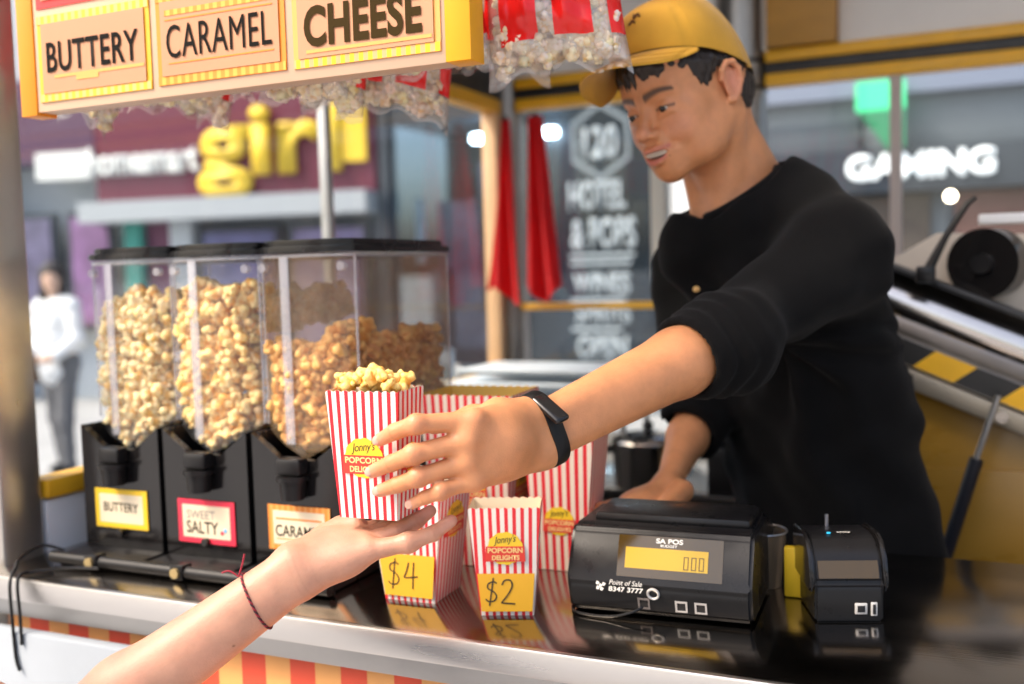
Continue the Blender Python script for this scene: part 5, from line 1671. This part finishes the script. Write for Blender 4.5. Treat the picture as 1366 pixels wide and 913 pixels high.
# trousers below the counter
TF = Field()
for s, hx in ((1, np.array([-.115, 1.71, .86])), (-1, np.array([-.275, 1.84, .86]))):
    TF.cone(hx, hx+np.array([.0, .02, -.34]), .095, .068, .04); TF.cone(hx+np.array([.0, .02, -.34]), hx+np.array([.02, .06, -.70]), .066, .052, .03)
TF.ell((-.195, 1.775, .88), (.15, .13, .10), .04)
tv, tq = field_mesh(TF, (-.48, 1.5, .13), (.10, 2.05, 1.02), .010)
me = np_mesh('trousers', tv-ROOT_P, tq); me.materials.append(mat('dark_denim', (.02, .022, .03), .85)); link('trousers', me, person)
for hx in (np.array([-.095, 1.77, .12]), np.array([-.255, 1.90, .12])):
    MB().sph(hx+np.array([-.03, -.05, .04])-ROOT_P, .06, 14, (.9, 1.9, .62)).build('shoe', black_plastic, person)

# wrist band on the reaching arm
wb = WL+axl*-.010
bx_ = nrm3(upw-axl*(upw@axl)); by_ = np.cross(axl, bx_)
band_m = mat('band_rubber', (.005, .005, .0055), .45, rvar=.08, vscale=40, spec=.3)
def wring(a, o=0.0):
    # follow the skin: cast outward from the wrist axis
    dr = bx_*math.cos(a)+by_*math.sin(a); t = .008
    for _ in range(40):
        d = F((wb+dr*t)[None])[0]
        if d > -.0002: break
        t += max(-d*.8, .0003)
    return dr, t
RR = [wring(2*math.pi*k/48) for k in range(48)]
ts = np.array([t for _, t in RR])
for _ in range(2): ts = (np.roll(ts, 1)+2*ts+np.roll(ts, -1))/4
mb = MB()
prof_ = [(-.0095, .0004), (-.0095, .0026), (-.0070, .0038), (.0070, .0038), (.0095, .0026), (.0095, .0004)]
mb.grid(lambda u, v: tuple(wb-ROOT_P+RR[int(round(u*48)) % 48][0]*(ts[int(round(u*48)) % 48]+prof_[int(round(v*6)) % 6][1])+axl*prof_[int(round(v*6)) % 6][0]), 48, 7, closed_u=True)
bmesh.ops.remove_doubles(mb.bm, verts=mb.bm.verts, dist=1e-6)
band = mb.build('wrist_band', band_m, person)
# tracker pill set on the outer top of the wrist
ka = max(range(48), key=lambda k: RR[k][0]@(-cf*.72+cu*.70))
dr, t0 = RR[ka][0], ts[ka]
tg = np.cross(axl, dr)
Mb = Matrix(((tg[0], axl[0], dr[0], 0), (tg[1], axl[1], dr[1], 0), (tg[2], axl[2], dr[2], 0), (0, 0, 0, 1)))
Mb.translation = Vector(wb-ROOT_P+dr*(t0+.0035))
MB().box((-.023, -.0100, -.003), (.023, .0100, .0050), .0040, M=Mb, seg=3).build('tracker', black_gloss, band)
for k in (24,):
    dr2, t2 = RR[(ka+20) % 48][0], ts[(ka+20) % 48]
    MB().sph(wb-ROOT_P+dr2*(t2+.003), .0045, 10).build('clasp_stud', band_m, band)
# ------------------------------------------------------------------ the customer's reaching arm (and the customer, left of the picture)
Wc = D_(397, 762, 1.10); Ec = D_(70, 1000, 1.07); Sc = np.array([-1.12, .40, 1.30])
CF = Field()
upc = nrm3(np.cross(nrm3(Wc-Ec), cf))
CF.cone(Sc, Ec, .048, .040, .012)
mid = Ec+(Wc-Ec)*.30
CF.cone(Ec, mid, .039, .041, .02)
for s in (-1, 1):
    CF.cone(mid+upc*s*.004, Wc+upc*s*.0095, .036, .0190, .016)
PX = {'pinky': [(492, 735, 1.108), (545, 724, 1.106), (578, 712, 1.110), (602, 695, 1.116)],
      'ring': [(484, 725, 1.126), (532, 709, 1.130), (556, 695, 1.134), (574, 682, 1.138)],
      'middle': [(476, 718, 1.146), (520, 706, 1.150), (545, 697, 1.155), (563, 688, 1.158)],
      'index': [(466, 713, 1.165), (505, 706, 1.168), (527, 700, 1.172), (547, 694, 1.175)]}
RC = {'pinky': (.0112, .0096, .0084, .0068), 'ring': (.0118, .0094, .0086, .0070), 'middle': (.0120, .0096, .0088, .0072), 'index': (.0118, .0094, .0086, .0070)}
dz = {'pinky': -.010, 'ring': -.003, 'middle': .004, 'index': .010}
ctips = []
for nme, pts in PX.items():
    J = [D_(*p) for p in pts]
    CF.cone(Wc+upc*dz[nme]+cf*(.002 if nme == 'pinky' else .012), J[0], .0175, RC[nme][0]+.002, .018)
    CF.chain(J, RC[nme], .0035)
    CF.ell(J[1], (RC[nme][1]+.0006,)*3, .008)
    ctips.append(J[-1])
CF.ell(D_(446, 744, 1.125), (.034, .030, .020), .02)             # palm heel
CF.ell(D_(430, 734, 1.150), (.022, .022, .018), .02)             # ball of the thumb
CF.chain([D_(412, 738, 1.145), D_(434, 716, 1.165), D_(455, 703, 1.168), D_(476, 697, 1.160)], (.0165, .0125, .0105, .0085), .010)
cv, cq = field_mesh(CF, (-1.16, .40, 1.02), (-.46, 1.06, 1.40), .0019, n=14)
cv, cq = largest(cv, cq)
cv = relax(cv, cq, 1, .35)
CB = np.array([-1.20, .32, 0.0])
cust = empty('person', CB, 0, 'customer reaching in from lower left, bare forearm with open palm under the carton', 'person')
cc = np.tile(np.array([.52, .270, .175]), (len(cv), 1))
for p in ctips+[D_(476, 697, 1.160)]:
    t = (np.clip(1-np.linalg.norm(cv-p, axis=1)/.020, 0, 1)*.6)[:, None]; cc = cc*(1-t)+np.array([.70, .36, .29])*t
t = (np.clip(1-np.linalg.norm((cv-D_(455, 722, 1.135))/np.array([.05, .05, .02]), axis=1), 0, 1)*.5)[:, None]; cc = cc*(1-t)+np.array([.70, .38, .30])*t
d = np.linalg.norm(cv-(march(CF, 312, 862) if march(CF, 312, 862) is not None else Wc), axis=1)
t = np.clip(1.6-d/.0011*.8, 0, .8)[:, None]; cc = cc*(1-t)+np.array([.15, .07, .04])*t
ax0 = nrm3(Wc-Ec); al = (cv-Wc)@ax0
for off, am in ((.004, .20), (-.003, .14), (.018, .10)):
    bend = .004*np.sin((cv-Wc)@upc*60)
    t = (np.exp(-((al-off-bend)/.0011)**2)*(np.linalg.norm(cv-Wc, axis=1) < .05)*am)[:, None]; cc = cc*(1-t)+np.array([.36, .15, .09])*t
for nme, pts in PX.items():
    J_ = [D_(*p) for p in pts]
    for q in (1, 2):
        dr_ = nrm3(J_[q+1]-J_[q-1]); rel = cv-J_[q]
        t = (np.exp(-((rel@dr_)/.0010)**2)*(np.linalg.norm(rel, axis=1) < .014)*.22)[:, None]; cc = cc*(1-t)+np.array([.36, .14, .09])*t
t = (np.clip(wob(cv, 70, 3, 8), 0, 1)*.10)[:, None]; cc = cc*(1-t)+np.array([.66, .26, .17])*t
me = np_mesh('arm', cv-CB, cq); set_tint(me, cc); me.materials.append(skin_m)
arm_o = link('arm', me, cust)
# twisted cord bracelet
wbc = D_(343, 800, 1.10); axc = nrm3(Wc-Ec)
wbc = Ec+axc*((wbc-Ec)@axc)
bu = upc; bv = np.cross(axc, bu)
def cring(a):
    dr = bu*math.cos(a)+bv*math.sin(a); t = .006
    for _ in range(40):
        dd = CF((wbc+dr*t)[None])[0]
        if dd > -.0002: break
        t += max(-dd*.8, .0003)
    return dr, t
NR = 120
CR = [cring(2*math.pi*k/NR) for k in range(NR)]
maroon_cord = mat('cord_red', (.30, .012, .03), .7); dark_cord = mat('cord_black', (.02, .01, .012), .7)
brc = None
for q, (m_, nm) in enumerate(((maroon_cord, 'cord_strand'), (dark_cord, 'cord_strand'))):
    pts = []
    for k in range(NR):
        dr, t = CR[k]; a = k*2*math.pi/NR*22+q*math.pi
        tilt = .010*math.cos(2*math.pi*k/NR)
        pts.append(tuple(wbc-CB+dr*(t+.0011+.0006*math.cos(a))+axc*(tilt*.4+.0008*math.sin(a))))
    o = MB().tube(pts, .0009, 6, closed=True).build('bracelet' if q == 0 else nm, m_, cust if q == 0 else brc)
    if q == 0: brc = o
k0 = max(range(NR), key=lambda k: CR[k][0]@cu)
p0 = wbc-CB+CR[k0][0]*(CR[k0][1]+.001)
for a, b in (((.004, .014), (.006, .024)), ((-.010, .006), (-.018, .004))):
    MB().tube(spline([p0, p0+cr*a[0]+cu*a[1], p0+cr*b[0]+cu*b[1]]), .0010, 6).build('cord_end', maroon_cord, brc)
# the rest of the customer
BF_ = Field()
BF_.tab([.88, 1.0, 1.18, 1.34, 1.42], [CB[0]]*5, [CB[1]]*5, [.15, .14, .16, .17, .09], [.10, .09, .11, .10, .06], R(25), .03)
BF_.cone(CB+np.array([-.04, 0, 1.38]), Sc, .06, .062, .05)
BF_.cone(Sc, Sc+(Ec-Sc)*.55, .062, .056, .03)
S2 = CB+np.array([-.17, -.08, 1.34]); E2 = S2+np.array([-.03, .02, -.28])
BF_.cone(CB+np.array([-.04, 0, 1.38]), S2, .06, .06, .05); BF_.cone(S2, E2, .058, .050, .03)
v_2, q_2 = field_mesh(BF_, CB+np.array([-.4, -.35, .86]), CB+np.array([.45, .35, 1.50]), .010)
me = np_mesh('blouse', v_2-CB, q_2); me.materials.append(mat('blouse_white', (.7, .69, .66), .85, var=.06)); link('blouse', me, cust)
def simple_head(c, yaw, par, base_, skin_c, hair_c, h=.010):
    Hf = Field()
    q = lambda p: c+np.array([p[0]*math.cos(yaw)-p[1]*math.sin(yaw), p[0]*math.sin(yaw)+p[1]*math.cos(yaw), p[2]])
    Rm = np.array([[math.cos(yaw), -math.sin(yaw), 0], [math.sin(yaw), math.cos(yaw), 0], [0, 0, 1]])
    Hf.ell(q((0, -.01, .03)), (.072, .092, .085), .02, '+', Rm); Hf.ell(q((0, .03, -.03)), (.058, .056, .078), .03, '+', Rm)
    Hf.cone(q((0, .085, .0)), q((0, .103, -.028)), .008, .010, .012); Hf.ell(q((0, .078, -.095)), (.018, .012, .013), .02, '+', Rm)
    for s in (-1, 1):
        Hf.ell(q((s*.074, -.012, -.004)), (.006, .015, .026), .006, '+', Rm); Hf.ell(q((s*.030, .094, .0)), (.016, .010, .009), .010, '-', Rm)
    Hf.cone(q((-.016, .088, -.062)), q((.016, .088, -.062)), .005, .005, .006)
    Hf.cone(q((0, -.02, -.03)), q((0, -.03, -.17)), .048, .055, .03)
    a, b = field_mesh(Hf, c-np.array([.15, .15, .22]), c+.16, h*.5)
    m1 = np_mesh('head', a-base_, b); m1.materials.append(skin_c); link('head', m1, par)
    Gf = Field(); Gf.ell(q((0, -.016, .040)), (.086, .100, .098), .02, '+', Rm)
    Gf.cone(q((0, -.07, .02)), q((0, -.085, -.18)), .065, .045, .04)
    for s in (-1, 1): Gf.cone(q((s*.062, -.01, .03)), q((s*.072, .0, -.14)), .034, .030, .03)
    Gf.ell(q((0, .10, -.03)), (.050, .055, .070), .01, '-', Rm)
    a, b = field_mesh(Gf, c-np.array([.2, .2, .26]), c+.18, h*.6, disp=lambda P: .003*wob(P*np.array([1, 1, .3]), 90, 0, 6))
    m2 = np_mesh('hair', a-base_, b); m2.materials.append(hair_c); link('hair', m2, par)
plain_skin = mat('plain_skin', (.64, .41, .30), .5, sss=.1, var=.04)
brown_hair = mat('brown_hair', (.05, .03, .02), .5, var=.4, vscale=40, stretch=(1, 1, .2))
simple_head(CB+np.array([0, .03, 1.60]), R(-25), cust, CB, plain_skin, brown_hair)
ff = Field().cone(E2, E2+np.array([.03, .16, -.16]), .040, .028, .02).cone(E2+np.array([.03, .16, -.16]), E2+np.array([.04, .24, -.20]), .030, .022, .02)
a, b = field_mesh(ff, E2-.15, E2+.32, .008); me = np_mesh('other_arm', a-CB, b); me.materials.append(plain_skin); link('other_arm', me, cust)
lf_ = Field().ell(CB+np.array([0, 0, .90]), (.15, .12, .12), .03)
for s in (-1, 1):
    hx = CB+np.array([s*.085, s*.03, .86]); lf_.cone(hx, hx+np.array([0, .01, -.40]), .085, .060, .04); lf_.cone(hx+np.array([0, .01, -.40]), hx+np.array([0, 0, -.80]), .058, .042, .03)
a, b = field_mesh(lf_, CB+np.array([-.3, -.3, .04]), CB+np.array([.3, .3, 1.05]), .012)
me = np_mesh('jeans', a-CB, b); me.materials.append(mat('blue_denim', (.06, .09, .16), .85, var=.2)); link('jeans', me, cust)
for s in (-1, 1):
    MB().sph((s*.085, s*.03+.05, .045), .05, 14, (.9, 2.1, .85)).build('shoe', mat('white_shoe', (.6, .6, .6), .6), cust)

# ------------------------------------------------------------------ passer-by in the street
pb = D_(80, 500, 7.8); PB = np.array([pb[0], pb[1], .024])
ped = empty('person', PB, 0, 'passer-by with dark hair and white jacket in the street at far left', 'person')
k_ = .97
def pf(lst, name, m, lo, hi, h=.012):
    f_ = Field()
    for a in lst: f_.cone(PB+np.array(a[0])*k_, PB+np.array(a[1])*k_, a[2]*k_, a[3]*k_, .04)
    v, q = field_mesh(f_, PB+np.array(lo), PB+np.array(hi), h, disp=lambda P: .004*wob(P, 30, 0, 6))
    me = np_mesh(name, v-PB, q); me.materials.append(m); link(name, me, ped)
pf([((-.08, 0, .86), (-.10, .04, .45), .09, .065), ((-.10, .04, .45), (-.11, .10, .06), .062, .05), ((.08, 0, .86), (.09, -.06, .45), .09, .065), ((.09, -.06, .45), (.10, -.04, .06), .062, .05), ((-.05, 0, .9), (.05, 0, .9), .12, .12)], 'trousers', mat('grey_trousers', (.12, .12, .13), .8), (-.4, -.4, .0), (.4, .4, 1.1))
pf([((0, 0, .85), (0, 0, 1.20), .155, .14), ((-.10, 0, 1.33), (.10, 0, 1.33), .085, .085), ((-.17, 0, 1.33), (-.22, -.02, 1.06), .065, .055), ((-.22, -.02, 1.06), (-.14, -.16, .98), .053, .045), ((.17, 0, 1.33), (.22, -.02, 1.06), .065, .055), ((.22, -.02, 1.06), (.15, -.17, .96), .053, .045)], 'jacket', mat('jacket_white', (.74, .76, .78), .8), (-.4, -.4, .6), (.4, .4, 1.6))
simple_head(PB+np.array([0, -.02, 1.50]), R(215), ped, PB, plain_skin, mat('dark_hair', (.03, .022, .02), .5), .016)
pf([((-.13, -.18, .97), (-.07, -.22, .95), .035, .03), ((.14, -.19, .95), (.08, -.23, .93), .035, .03)], 'hands', plain_skin, (-.3, -.4, .8), (.3, .1, 1.1), .01)
for s in (-1, 1):
    MB().sph((s*.10, (.10 if s < 0 else -.04)-.06, .045), .045, 12, (1, 2.2, .9)).build('shoe', black_plastic, ped)
bg = MB().box((-.30, -.06, .70), (-.22, .14, .92), .02).build('shoulder_bag', mat('bag_leather', (.10, .05, .03), .5), ped)
